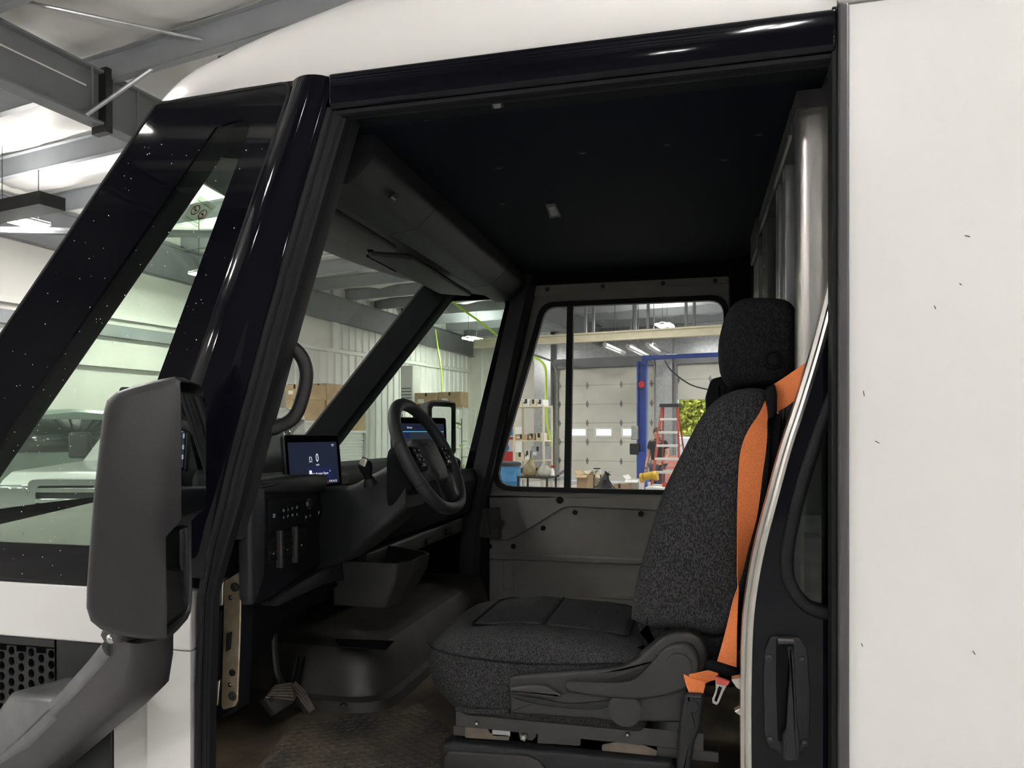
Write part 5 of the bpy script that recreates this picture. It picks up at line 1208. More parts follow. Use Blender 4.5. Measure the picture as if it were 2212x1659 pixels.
b1 = gbox(655, 866, 702, 906, -11.15, 'cardboard_box', 'square brown cardboard box standing on the louvred cabinet', 'cardboard', zb=ztop+0.001, group='cardboard boxes along the gable wall')
zt2 = ztop+0.001+(BpX(702, 866, -11.15).z-ztop)+0.006
gbox(655, 834, 705, 866, -11.15, 'cardboard_box', 'taped cardboard box on top of the square brown box', 'cardboard', zb=zt2, group='cardboard boxes along the gable wall')
z2 = BpX(750, 930, -11.2).z
gbox(706, 836, 790, 930, -11.2, 'cardboard_box', 'long upright cardboard box with a yellow top beside the screen pillar', 'cardboard', zb=z2+0.001, group='cardboard boxes along the gable wall')
# banner with sideways lettering
t = bthing('lettered_banner', 'white upright banner with sideways black lettering beside the pillar trim', 'banner', -11.0, BpX(572, 950, -11.0).y, 0)
obj('banner_board', MB().bb(-0.02, 0.02, -0.30, 0.30, 0.05, 1.70), 'paper_white', t, bevel=0.005)
obj('banner_foot', MB().bb(-0.2, 0.2, -0.28, 0.28, 0.0, 0.05), 'dark_steel', t)
text('lettering', 'RAGLIDE', 0.30, Matrix.Translation((0.023, 0.06, 1.02)) @ basis((0, 0, 0), (0, 0, -1), (0, 1, 0)), 'ink', t, 0.001)
text('lettering', 'mcoat', 0.13, Matrix.Translation((0.023, -0.16, 0.95)) @ basis((0, 0, 0), (0, 0, -1), (0, 1, 0)), 'ink', t, 0.001)
# bagged roll above the banner
q = BpX(592, 885, -11.2)
t = bthing('wrapped_bundle', 'dark plastic wrapped bundle lying behind the grab handle', 'bundle', -11.7, q.y-1.0, 0)
obj('bundle_body', MB().tube([(0, -0.85, 1.0), (0, -0.5, 1.42), (0.05, 0.1, 1.35), (0, 0.6, 1.1), (0, 0.75, 0.9)], [0.2, 0.42, 0.40, 0.3, 0.16], 14), 'bag_black', t, ang=60)
obj('bundle_crate', MB().bb(-0.4, 0.4, -0.9, 0.8, 0, 0.75), 'steel_beam', t, bevel=0.02)
# ---- behind the wheel: shelf with long boxes, grey unit, plant
def shelf(name, label, x, y, w, d, levels, group=None, material='galvanised', board='cream'):
    t = bthing(name, label, 'shelf', x, y, 0, 0, group)
    for sx_ in (-1, 1):
        for sy in (-1, 1): obj('upright', MB().bb(sx_*w/2-0.02, sx_*w/2+0.02, sy*d/2-0.02, sy*d/2+0.02, 0, levels[-1]+0.02), material, t)
    for z in levels: obj('shelf_board', MB().bb(-w/2, w/2, -d/2, d/2, z-0.03, z), board, t, bevel=0.004)
    return t
YW = 17.4
p0, p1 = Bp(868, 882, YW), Bp(1000, 882, YW)
wsh = p1.x-p0.x
shelf('storage_rack', 'pale storage rack carrying long cardboard boxes behind the steering wheel', (p0.x+p1.x)/2, YW+0.35, wsh, 0.7, (0.4, 1.2, p0.z), material='wall_white', board='wall_white')
for k, (u0, u1, v0, lab) in enumerate(((890, 940, 848, 'long cardboard box lying on the pale rack behind the wheel'), (942, 990, 846, 'cardboard box with a torn flap at the end of the pale rack'))):
    a_, b_ = Bp(u0, 880, YW), Bp(u1, v0, YW); carton('cardboard_box', lab, (a_.x+b_.x)/2, YW+0.35, p0.z+0.002, b_.x-a_.x, 0.45, b_.z-p0.z, 'cardboard', group='cardboard boxes on the pale rack')
a_, b_ = Bp(855, 845, YW), Bp(884, 788, YW)
t = bthing('wall_heater', 'pale grey wall heater box above the pale rack', 'heater', (a_.x+b_.x)/2, YW+0.4, p0.z+0.004)
hh = b_.z-p0.z
obj('heater_case', MB().bb(-0.20, 0.20, -0.2, 0.2, 0, hh), 'wall_white', t, bevel=0.02)
for q in range(6): obj('heater_grille', MB().bb(-0.16, 0.16, -0.215, -0.2, 0.1+q*0.09, 0.13+q*0.09), 'steel_beam', t)
def plant(name, label, x, y, z, h, n, seed):
    rr = random.Random(seed); t = bthing(name, label, 'plant', x, y, z)
    obj('pot', MB().lathe([(0.10, 0), (0.14, 0.24), (0.15, 0.25), (0.13, 0.25), (0.12, 0.2)], (0, 0, 0), n=14), 'paper_white', t)
    obj('stem', MB().tube([(0, 0, 0.15), (0.02, 0, h*0.6), (0, 0.02, h)], 0.012, 6), 'bark', t)
    for k in range(n):
        a = rr.uniform(0, 6.28); zz = rr.uniform(0.35, 1.0)*h; l = rr.uniform(0.22, 0.36); up = rr.uniform(-0.1, 0.35)
        d = Vector((math.cos(a), math.sin(a), up)).normalized(); s_ = d.cross(Vector((0, 0, 1))).normalized()
        b0 = Vector((0, 0, zz)); w = l*0.22
        m = MB().loft([[b0, b0+Vector((0, 0, 0.004))], [b0+d*l*0.3+s_*w, b0+d*l*0.3-s_*w], [b0+d*l*0.65+s_*w, b0+d*l*0.65-s_*w], [b0+d*l-Vector((0, 0, 0.05)), b0+d*l-Vector((0, 0, 0.046))]], closed=False)
        obj('leaf', m, 'leaf', t, solid=0.003)
    return t
q = Bp(996, 940, 16.0); plant('potted_plant', 'tall leafy green plant beside the far door frame', q.x, q.y, 0, 1.95, 12, 3)
q = Bp(868, 900, 15.2); plant('potted_plant', 'green plant peeping through the steering wheel', q.x, q.y, 0, 2.05, 8, 5)
def hose(name, label, pts, r=0.03, material='lime'):
    P = [Vector(p) for p in pts]; out = []
    for i in range(len(P)-1):
        a, b, c, d = P[max(i-1, 0)], P[i], P[i+1], P[min(i+2, len(P)-1)]
        for k in range(5): t = k/5; out.append(0.5*((2*b)+(c-a)*t+(2*a-5*b+4*c-d)*t*t+(3*b-a-3*c+d)*t**3))
    out.append(P[-1]); return tag(bobj(name, MB().tube(out, r, 7), material), label, 'hose')
hose('air_hose', 'lime air hose sagging under the roof in the quarter window', [Bp(976, 650, 17), Bp(990, 662, 17), Bp(1030, 690, 17.5), Bp(1064, 716, 18), Bp(1100, 745, 19), Bp(1140, 764, 19.7)])
hose('air_hose', 'lime air hose hanging straight down between the pillars', [Bp(940, 712, 19), Bp(947, 760, 19), Bp(953, 800, 19), Bp(955, 850, 19)], 0.025)
hose('air_hose', 'lime air hose dropping from a reel beside the wire rack', [Bp(1146, 768, 20), Bp(1168, 780, 20), Bp(1179, 800, 20), Bp(1180, 860, 20), Bp(1182, 915, 20), Bp(1192, 966, 20)], 0.035)
# ---- seen through the far door window
RX, RY = Bp(1142, 900, 15.5).x, 15.5
rk_ = shelf('wire_rack', 'chrome wire rack crowded with boxes left of the roll-up door', RX, RY+0.25, 0.74, 0.5, (0.55, 0.98, 1.43, Bp(1140, 877, RY).z), material='cream', board='cream')
lv = (0.55, 0.98, 1.43, Bp(1140, 877, RY).z)
i_ = 0
for lev, items in ((3, ((-0.30, 0.22, 0.17, 'cream', 'cream parts box first on the rack top'), (-0.09, 0.17, 0.16, 'paper_white', 'white parts box second on the rack top'), (0.09, 0.15, 0.15, 'cream', 'cream parts box third on the rack top'), (0.26, 0.15, 0.14, 'paper_white', 'white parts box with a black mark at the rack top end'))),
                   (2, ((-0.22, 0.32, 0.13, 'cardboard', 'flat brown box on the upper middle shelf'), (0.05, 0.16, 0.15, 'cardboard_dark', 'dark brown box on the upper middle shelf'), (0.23, 0.14, 0.16, 'cream', 'tan packet on the upper middle shelf'))),
                   (1, ((-0.25, 0.22, 0.16, 'cream', 'beige tray on the lower middle shelf'), (-0.06, 0.12, 0.20, 'paper_white', 'small white carton on the lower middle shelf'), (0.20, 0.32, 0.30, 'galvanised', 'large grey carton on the lower middle shelf'))),
                   (0, ((-0.2, 0.30, 0.22, 'cardboard_dark', 'dark brown box on the bottom shelf'), (0.18, 0.28, 0.24, 'cardboard', 'brown box on the bottom shelf')))):
    for (dx, w, h, mt, lab) in items:
        carton('parts_box', lab, RX+dx, RY+0.22, lv[lev]+0.001, w, 0.34, h, mt, group='boxes on the wire rack', mark=(mt != 'cream'))
q = Bp(1088, 1000, 13.0)
t = bthing('drum', 'blue steel drum with a black lid under the far window corner', 'drum', q.x+0.05, q.y, 0)
zt = Bp(1100, 1003, 13.0).z
obj('drum_body', MB().lathe([(0.27, 0), (0.29, 0.02), (0.29, zt*0.33), (0.30, zt*0.34), (0.29, zt*0.36), (0.29, zt*0.66), (0.30, zt*0.67), (0.29, zt*0.69), (0.29, zt-0.02)], (0, 0, 0), n=28), 'barrel_blue', t)
obj('drum_lid', MB().lathe([(0.0, zt+0.05), (0.26, zt+0.05), (0.30, zt+0.03), (0.305, zt-0.03), (0.28, zt-0.03)], (0, 0, 0), n=28), 'ink', t)
q = Bp(1084, 955, 16.5); zt = Bp(1084, 922, 16.5).z
t = bthing('vending_machine', 'red white and blue drinks machine behind the wire rack', 'vending machine', q.x-0.1, q.y, 0)
obj('machine_body', MB().bb(-0.4, 0.42, 0, 0.6, 0, zt), 'paper_white', t, bevel=0.02)
obj('red_band', MB().bb(-0.4, 0.42, -0.012, 0, 0.5, Bp(1084, 975, 16.5).z), 'red', t, bevel=0.004)
obj('blue_band', MB().bb(-0.4, 0.42, -0.012, 0, zt-0.22, zt-0.04), 'barrel_blue', t, bevel=0.004)
obj('red_stripe', MB().bb(-0.4, 0.42, -0.012, 0, zt-0.32, zt-0.25), 'red', t, bevel=0.004)
obj('round_emblem', MB().lathe([(0, -0.014), (0.10, -0.014), (0.105, -0.01), (0.105, 0)], (0.2, 0, zt-0.52), (0, 1, 0), 20), 'barrel_blue', t)
text('lettering', 'COLA', 0.14, Matrix.Translation((0.18, -0.003, zt-0.38)) @ basis((0, 0, 0), (1, 0, 0), (0, 0, 1)), 'barrel_blue', t, 0.001) if False else None
# work table with bags
q = Bp(1150, 1030, 12.5); zt = Bp(1150, 1030, 12.5).z
t = bthing('work_table', 'black steel work table carrying two sacks by the wire rack', 'table', q.x-0.02, q.y+0.25, 0)
obj('table_top', MB().bb(-0.30, 0.32, -0.25, 0.25, zt-0.03, zt), 'dark_steel', t, bevel=0.004)
for sx_ in (-0.28, 0.30):
    for sy in (-0.22, 0.22): obj('leg', MB().bb(sx_-0.015, sx_+0.015, sy-0.015, sy+0.015, 0, zt-0.03), 'dark_steel', t)
def sack(label, x, y, z, w, h, material, seed, squash=1.0):
    rr = random.Random(seed); m = MB(); rings = []
    for k in range(8):
        f_ = k/7; r_ = w*(0.55+0.6*math.sin(math.pi*min(1, f_*0.9+0.12)))*(1-0.55*f_**2.5)*0.8
        rings.append([(r_*math.cos(a)*(1+0.18*math.sin(3*a+seed+f_*4)), r_*0.8*math.sin(a)*(1+0.18*math.cos(2*a+seed)), h*f_) for a in [2*math.pi*j/14 for j in range(14)]])
    m.loft(rings); t = bthing('sack', label, 'sack', x, y, z)
    obj('sack_body', m, material, t, ang=70); obj('sack_neck', MB().tube([(0, 0, h*0.93), (0.02, 0, h*1.06), (0.05, 0.01, h*1.12)], [w*0.3, w*0.16, w*0.28], 8), material, t)
    return t
sack('lumpy burlap sack on the black work table', q.x-0.14, q.y+0.22, zt, 0.15, 0.30, 'burlap', 2)
sack('pale plastic sack slumped on the black work table', q.x+0.14, q.y+0.22, zt, 0.15, 0.24, 'clear_plastic', 4)
# tool cart, lumber stack
q = Bp(1195, 1034, 15.0)
t = bthing('tool_cart', 'grey tool cart with a spray bottle near the drum', 'cart', q.x, q.y, 0)
zt = Bp(1195, 1030, 15.0).z
for z in (0.2, zt): obj('cart_tray', MB().bb(-0.24, 0.24, -0.2, 0.2, z-0.06, z), 'galvanised', t, bevel=0.005)
for sx_ in (-0.22, 0.22):
    for sy in (-0.18, 0.18): obj('cart_post', MB().bb(sx_-0.012, sx_+0.012, sy-0.012, sy+0.012, 0.07, zt), 'paper_white', t); obj('caster', MB().cyl((sx_-0.02, sy, 0.035), (sx_+0.02, sy, 0.035), 0.035, 12), 'tyre', t)
t = bthing('spray_bottle', 'white spray bottle with a red trigger on the grey tool cart', 'bottle', q.x-0.02, q.y, zt+0.001)
obj('bottle_body', MB().lathe([(0.05, 0), (0.05, 0.13), (0.02, 0.18), (0.02, 0.2)], (0, 0, 0), n=14), 'paper_white', t); obj('trigger_head', MB().bb(-0.03, 0.06, -0.02, 0.02, 0.2, 0.25), 'red', t, bevel=0.006)
t = bthing('caulking_gun', 'grey caulking gun lying on the grey tool cart', 'tool', q.x+0.12, q.y, zt+0.001)
obj('barrel', MB().cyl((-0.02, 0, 0.04), (0.18, 0, 0.16), 0.028, 10), 'steel_beam', t); obj('grip', MB().bb(-0.04, 0.01, -0.02, 0.02, 0.0, 0.05), 'dark_steel', t)
for k in range(6):
    q = Bp(1234, 1052, 13.4); zz = 0.10+0.071*k
    o = bobj('timber_board', MB().bb(q.x-0.45+0.03*(k % 3), q.x+0.25-0.04*(k % 2), q.y, q.y+0.35, zz, zz+0.068), 'cardboard', bevel=0.004); tag(o, 'pale timber board %s the stack beside the window divider' % ('lowest of', 'second from the bottom of', 'third from the bottom of', 'third from the top of', 'second from the top of', 'topmost of')[k], 'board', 'timber boards by the roll-up door')
o = bobj('timber_bearer', MB().bb(q.x-0.4, q.x+0.2, q.y+0.1, q.y+0.2, 0.0, 0.099), 'cardboard_dark', bevel=0.01); tag(o, 'dark timber bearer under the stack of boards', 'board')
# boxes and refuse in front of the closed door
def floorbox(u0, u1, v0, Yb, label, material, d=0.5, rz=0.0, open_=False, grp='boxes heaped before the roll-up door'):
    a_, b_ = Bp(u0, v0, Yb), Bp(u1, v0, Yb)
    return carton('floor_box', label, (a_.x+b_.x)/2, Yb+d/2, 0.0, b_.x-a_.x, d, a_.z, material, rz, grp, open_=open_)
floorbox(1246, 1270, 1026, 16.0, 'open brown carton heaped before the roll-up door', 'cardboard', open_=True)
floorbox(1268, 1300, 1026, 16.6, 'tall open carton with white packing before the roll-up door', 'cream', open_=True)
floorbox(1326, 1350, 1045, 16.0, 'low brown carton between the black bag and the lift post', 'cardboard_dark')
floorbox(1352, 1380, 1036, 16.6, 'white carton with a folded lid beside the lift post', 'paper_white', open_=True)
q = Bp(1308, 1050, 14.4); sack('black refuse bag tied up before the roll-up door', q.x, q.y, 0, 0.30, Bp(1306, 1030, 14.4).z, 'bag_black', 6)
q = Bp(1289, 1030, 15.4); zt = Bp(1289, 1014, 15.4).z
t = bthing('hand_truck', 'black hand truck with a white rounded handle before the roll-up door', 'hand truck', q.x, q.y, 0)
for sx_ in (-0.075, 0.075): obj('frame_tube', MB().cyl((sx_, 0, 0.1), (sx_, 0.05, zt-0.1), 0.014, 8), 'ink', t)
obj('handle', MB().tube([(-0.075, 0.05, zt-0.11), (-0.07, 0.05, zt-0.03), (0, 0.05, zt), (0.07, 0.05, zt-0.03), (0.075, 0.05, zt-0.11)], 0.02, 8), 'paper_white', t, ang=60)
obj('toe_plate', MB().bb(-0.2, 0.2, -0.25, 0.02, 0.0, 0.02), 'dark_steel', t)
for sx_ in (-0.2, 0.2): obj('wheel', MB().cyl((sx_-0.03, 0.08, 0.12), (sx_+0.03, 0.08, 0.12), 0.12, 16), 'tyre', t)
for z in (0.4, 0.8): obj('cross_bar', MB().bb(-0.075, 0.075, 0.0, 0.02, z, z+0.03), 'ink', t)
# two-post lift
q = Bp(1387, 780, 19.0); zt = q.z
lf = bthing('vehicle_lift', 'blue two-post vehicle lift in front of the roll-up door', 'lift', q.x, q.y, 0)
m = MB().bb(-0.13, 0.13, 0.06, 0.10, 0, zt).bb(-0.13, -0.09, -0.06, 0.1, 0, zt).bb(0.09, 0.13, -0.06, 0.1, 0, zt)
obj('post', m, 'lift_blue', lf, bevel=0.006)
m2 = MB(); m2.v = [(a+3.1, b, c) for a, b, c in m.v]; m2.f = m.f; obj('post', m2, 'lift_blue', lf, bevel=0.006)
obj('cross_beam', MB().bb(0.0, 3.2, -0.04, 0.06, zt+0.02, zt+0.14), 'lift_blue', lf, bevel=0.006)
obj('post_extension', MB().bb(0.0, 0.12, -0.03, 0.07, zt-0.1, zt+0.14), 'lift_blue', lf)
obj('base_plate', MB().bb(-0.25, 0.25, -0.25, 0.3, 0, 0.02), 'lift_blue', lf)
obj('maker_badge', MB().lathe([(0, -0.02), (0.085, -0.018), (0.095, 0)], (0.0, -0.062, Bp(1387, 831, 19).z), (0, 1, 0), 20), 'red', lf)
obj('power_unit', MB().bb(-0.26, -0.08, -0.14, 0.02, Bp(0, 0, 1).z*0+Bp(1378, 950, 19).z, Bp(1378, 920, 19).z), 'galvanised', lf, bevel=0.02)
obj('oil_tank', MB().bb(-0.30, -0.06, -0.14, 0.04, Bp(1378, 982, 19).z, Bp(1378, 958, 19).z), 'ink', lf, bevel=0.015)
obj('carriage', MB().bb(-0.10, 0.10, -0.12, 0.06, 0.4, 1.1), 'lift_blue', lf, bevel=0.01)
for s_ in (-1, 1): obj('lift_arm', MB().tube([(0.0, -0.1, 0.3), (0.7, -0.1+s_*0.8, 0.25)], 0.06, 6), 'lift_blue', lf)
hose('lift_cable', 'dark cable looping from the lift to the neighbouring door', [Bp(1432, 770, 20), Bp(1450, 800, 20), Bp(1490, 830, 20.5), Bp(1530, 842, 21)], 0.02, 'dark_steel')
# crane rail with hangers
a_, b_ = Bp(1130, 738, 17.0), Bp(1600, 726, 17.0)
cr_ = bthing('crane_rail', 'pale crane rail hung under the roof across the far window', 'rail', 0, 0, 0)
zr = a_.z-0.10
obj('rail_beam', MB().bb(-9.0, 3.0, 16.92, 17.08, zr, zr+0.05).bb(-9.0, 3.0, 16.98, 17.02, zr, zr+0.2).bb(-9.0, 3.0, 16.92, 17.08, zr+0.18, zr+0.22), 'cream', cr_)
for u in (1265, 1282, 1372, 1400, 1482, 1500):
    x = Bp(u, 700, 17.0).x; obj('hanger', MB().bb(x-0.03, x+0.03, 16.97, 17.03, zr+0.2, zc(17)), 'steel_beam', cr_)
for u0, u1 in ((1366, 1380), (1386, 1372)):
    obj('diagonal', MB().tube([(Bp(u0, 650, 17).x, 17, zc(17)-0.1), (Bp(u1-10, 738, 17).x, 17, zr+0.2)], 0.025, 6), 'steel_beam', cr_)
# tube lamps below the roof seen obliquely
for k, (u0, v0, u1, v1) in enumerate(((1306, 744, 1348, 762), (1356, 748, 1398, 768), (1398, 744, 1424, 760))):
    a_, b_ = Bp(u0, v0, 18.0), Bp(u1, v1, 21.0)
    t = thing('tube_lamp', ('strip lamp over the roll-up door, first from the window divider', 'strip lamp over the roll-up door, second from the window divider', 'strip lamp over the roll-up door, beside the blue lift beam')[k], 'lamp', BW(*((a_+b_)/2)), -BROT, 'strip lamps over the roll-up door')
    d_ = (b_-a_)/2; obj('strip_body', MB().tube([-d_, d_], 0.06, 6), 'paper_white', t); obj('strip_tube', MB().tube([-d_*0.96-Vector((0, 0, 0.06)), d_*0.96-Vector((0, 0, 0.06))], 0.025, 6), 'paper_white', t)
    obj('strip_hanger', MB().cyl((0, 0, 0.05), (0, 0, zc((a_.y+b_.y)/2)-(a_.z+b_.z)/2), 0.01, 6), 'dark_steel', t)
# step ladder
YL = 15.0; q = Bp(1448, 880, YL)
zt = Bp(1448, 877, YL).z
ld = bthing('step_ladder', 'red and white step ladder standing before the man in black', 'ladder', q.x, q.y, 0)
x0, x1 = Bp(1430, 877, YL).x-q.x, Bp(1462, 877, YL).x-q.x
xb0, xb1 = x0-0.20, x1+0.16
def lr(f_, side): return (lerp(xb0, x0, f_), lerp(xb1, x1, f_))[side]
for sd_ in (0, 1):
    mt = ('ladder_red', 'ladder_red')[sd_]
    obj('front_rail', MB().loft([[(lr(f_, sd_)+a, lerp(-0.30, 0.0, f_)+b, zt*f_) for a, b in ((-0.02, -0.03), (0.02, -0.03), (0.02, 0.03), (-0.02, 0.03))] for f_ in (0, 1)]), mt, ld)
    obj('rear_rail', MB().loft([[(lr(f_, sd_)*0.96+a, lerp(0.75, 0.10, f_)+b, zt*f_) for a, b in ((-0.015, -0.015), (0.015, -0.015), (0.015, 0.015), (-0.015, 0.015))] for f_ in (0, 1)]), 'ladder_red', ld)
for k in range(1, 8):
    f_ = k/8; obj('step', MB().bb(lr(f_, 0), lr(f_, 1), lerp(-0.30, 0, f_)-0.04, lerp(-0.30, 0, f_)+0.06, zt*f_-0.03, zt*f_+0.02), 'paper_white', ld, bevel=0.004)
    if k % 2: obj('rear_brace', MB().bb(lr(f_, 0)*0.96, lr(f_, 1)*0.96, lerp(0.75, 0.1, f_)-0.01, lerp(0.75, 0.1, f_)+0.01, zt*f_-0.015, zt*f_+0.015), 'paper_white', ld)
obj('top_cap', MB().bb(x0-0.04, x1+0.05, -0.07, 0.17, zt-0.02, zt+0.05), 'ink', ld, bevel=0.01)
# man in a black T-shirt
q = Bp(1420, 950, 16.2)
pm = bthing('person', 'man in a black T-shirt standing behind the step ladder', 'person', q.x, q.y, 0, R(-15))
def skin(name, chain, edges, rad, material, parent, sub=2):
    me = bpy.data.meshes.new(name); me.from_pydata(chain, edges, []); me.update()
    o = bpy.data.objects.new(name, me); COL.objects.link(o); o.parent = parent
    md = o.modifiers.new('skin', 'SKIN'); md.use_smooth_shade = True
    for i, r_ in enumerate(rad): me.skin_vertices[0].data[i].radius = r_ if isinstance(r_, tuple) else (r_, r_)
    me.skin_vertices[0].data[0].use_root = True
    sm_ = o.modifiers.new('sub', 'SUBSURF'); sm_.levels = sub; sm_.render_levels = sub
    me.materials.append(MT[material]); return o
J = [(0, 0, 0.92), (0, 0.02, 1.12), (0, 0.02, 1.32), (0, 0.01, 1.43), (0, -0.005, 1.50), (0, -0.02, 1.57), (0, -0.02, 1.66),
     (-0.17, 0.02, 1.37), (-0.24, 0.04, 1.12), (-0.24, -0.05, 0.90), (-0.235, -0.08, 0.80),
     (0.17, 0.02, 1.37), (0.25, 0.03, 1.14), (0.22, -0.12, 0.98), (0.18, -0.17, 0.93),
     (-0.09, 0, 0.86), (-0.10, -0.01, 0.48), (-0.10, 0.02, 0.09), (-0.11, -0.10, 0.04),
     (0.09, 0, 0.86), (0.10, -0.01, 0.48), (0.10, 0.02, 0.09), (0.11, -0.10, 0.04)]
E = [(0, 1), (1, 2), (2, 3), (3, 4), (4, 5), (5, 6), (2, 7), (7, 8), (8, 9), (9, 10), (2, 11), (11, 12), (12, 13), (13, 14), (0, 15), (15, 16), (16, 17), (17, 18), (0, 19), (19, 20), (20, 21), (21, 22)]
RD = [(0.15, 0.10), (0.15, 0.10), (0.16, 0.11), 0.06, 0.055, (0.085, 0.10), (0.07, 0.085), 0.065, 0.045, 0.038, 0.035, 0.065, 0.045, 0.038, 0.035, 0.09, 0.06, 0.045, 0.045, 0.09, 0.06, 0.045, 0.045]
skin('body', J, E, RD, 'skin', pm)
SJ = [(0, 0.0, 0.93), (0, 0.02, 1.12), (0, 0.02, 1.32), (0, 0.012, 1.41), (-0.17, 0.02, 1.37), (-0.215, 0.035, 1.22), (0.17, 0.02, 1.37), (0.22, 0.028, 1.23)]
skin('t_shirt', SJ, [(0, 1), (1, 2), (2, 3), (2, 4), (4, 5), (2, 6), (6, 7)], [(0.175, 0.125), (0.17, 0.12), (0.185, 0.13), 0.075, 0.08, 0.068, 0.08, 0.068], 'shirt_black', pm)
TJ = [(0, 0, 0.90), (-0.09, 0, 0.84), (-0.10, -0.01, 0.48), (-0.10, 0.02, 0.10), (0.09, 0, 0.84), (0.10, -0.01, 0.48), (0.10, 0.02, 0.10)]
skin('trousers', TJ, [(0, 1), (1, 2), (2, 3), (0, 4), (4, 5), (5, 6)], [(0.165, 0.12), 0.11, 0.085, 0.07, 0.11, 0.085, 0.07], 'jeans', pm)
obj('hair', MB().lathe([(0.0, 0.125), (0.06, 0.11), (0.088, 0.06), (0.092, 0.02), (0.08, 0.0)], (0, -0.01, 1.60), (0, 0.15, 1), 14), 'hair', pm, ang=70)
for s_ in (-1, 1):
    obj('ear', MB().lathe([(0.0, 0.012), (0.02, 0.008), (0.026, 0.0), (0.02, -0.008)], (s_*0.088, -0.01, 1.59), (1, 0, 0), 8), 'skin', pm)
    obj('eye', MB().lathe([(0.0, -0.006), (0.008, -0.004), (0.010, 0.004)], (s_*0.033, -0.112, 1.60), (0, 1, 0), 8), 'ink', pm)
    for k in range(4): obj('finger', MB().tube([(s_*0.235-0.03+0.018*k if s_ < 0 else 0.16+0.015*k, (-0.09 if s_ < 0 else -0.19), 0.79 if s_ < 0 else 0.92), ((s_*0.235-0.03+0.018*k) if s_ < 0 else 0.15+0.015*k, (-0.105 if s_ < 0 else -0.235), (0.725-0.008*abs(k-1.5)) if s_ < 0 else 0.905)], [0.011, 0.008], 6), 'skin', pm)
    obj('shoe', MB().puff(rnd([(s_*0.10-0.05, -0.20), (s_*0.10+0.05, -0.20), (s_*0.10+0.045, 0.08), (s_*0.10-0.045, 0.08)], 0.04), 0.0, 0.09, 0.02, 3, mz), 'ink', pm, ang=50)
obj('nose', MB().lathe([(0.0, -0.03), (0.012, -0.015), (0.018, 0.01)], (0, -0.11, 1.575), (0, 1, -0.2), 8), 'skin', pm)
obj('mouth', MB().bb(-0.025, 0.025, -0.108, -0.10, 1.535, 1.543), 'pale_red', pm)
# yellow and red gear beside the ladder
q = Bp(1402, 1040, 14.2); zt = Bp(1402, 1030, 14.2).z
t = bthing('grinder_stand', 'yellow bench grinder on a white post beside the lift', 'tool', q.x, q.y, 0)
obj('post', MB().cyl((0, 0, 0), (0, 0, zt-0.1), 0.03, 10), 'paper_white', t); obj('foot', MB().lathe([(0.16, 0), (0.16, 0.02), (0.04, 0.03)], (0, 0, 0), n=16), 'paper_white', t)
obj('motor', MB().cyl((-0.10, 0, zt), (0.10, 0, zt+0.04), 0.075, 16), 'yellow', t)
for s_ in (-1, 1): obj('wheel_guard', MB().cyl((s_*0.11, 0, zt+s_*0.02), (s_*0.17, 0, zt+s_*0.03), 0.095, 16), 'yellow', t)
q = Bp(1446, 1010, 17.5); zt = Bp(1446, 1008, 17.5).z
t = bthing('welding_cart', 'pale red welding cart behind the step ladder', 'cart', q.x+0.05, q.y, 0)
obj('cart_cabinet', MB().bb(-0.25, 0.25, -0.2, 0.3, 0.1, zt), 'pale_red', t, bevel=0.02)
for k in range(3): obj('drawer', MB().bb(-0.23, 0.23, -0.22, -0.2, 0.2+0.3*k, 0.46+0.3*k), 'pale_red', t, bevel=0.006)
for s_ in (-0.2, 0.2): obj('caster', MB().cyl((s_-0.02, 0, 0.05), (s_+0.02, 0, 0.05), 0.05, 12), 'tyre', t)
q = Bp(1440, 1048, 13.6)
t = bthing('tool_bench', 'low white bench with red clamps at the foot of the ladder', 'bench', q.x+0.1, q.y, 0); zt = Bp(1440, 1052, 13.6).z
obj('bench_top', MB().bb(-0.45, 0.45, -0.2, 0.2, zt-0.05, zt), 'paper_white', t, bevel=0.005)
for sx_ in (-0.4, 0.4): obj('leg', MB().bb(sx_-0.02, sx_+0.02, -0.18, 0.18, 0, zt-0.05), 'galvanised', t)
for sx_ in (-0.15, 0.05): obj('clamp', MB().bb(sx_-0.03, sx_+0.05, -0.03, 0.03, zt, zt+0.08), 'red', t, bevel=0.01)
# fan-shaped wall items left of the rack
q = Bp(1165, 940, 21.5)
# ---- outside the open door
struct(bobj('ground_outside', bx(-30, 25, YF+0.2, 90, -0.12, -0.02), 'asphalt'))
def tree(label, x, y, h, r_, seed, mt='leaf', n=7000):
    rr = random.Random(seed); t = bthing('tree', label, 'tree', x, y, -0.02, 0, 'trees outside the open door')
    obj('trunk', MB().tube([(0, 0, 0), (0.1, 0, h*0.3), (0, 0.1, h*0.6), (0, 0, h*0.85)], [0.2, 0.16, 0.12, 0.05], 8), 'bark', t)
    m = MB()
    for k in range(n):
        a = rr.uniform(0, 6.283); ph = math.acos(rr.uniform(-1, 1)); rad = r_*rr.uniform(0.35, 1.0)*(1+0.2*math.sin(5*a)*math.sin(4*ph))
        c = Vector((rad*math.sin(ph)*math.cos(a), rad*math.sin(ph)*math.sin(a), h*0.58+rad*1.15*math.cos(ph)))
        if c.z < 0.1: continue
        d = Vector((rr.uniform(-1, 1), rr.uniform(-1, 1), rr.uniform(-1, 1))).normalized()*0.12; e = d.orthogonal().normalized()*0.075
        m.poly([c-d, c+e, c+d, c-e])
    o = obj('foliage', m, mt, t, smooth=False); o['kind'] = 'stuff'
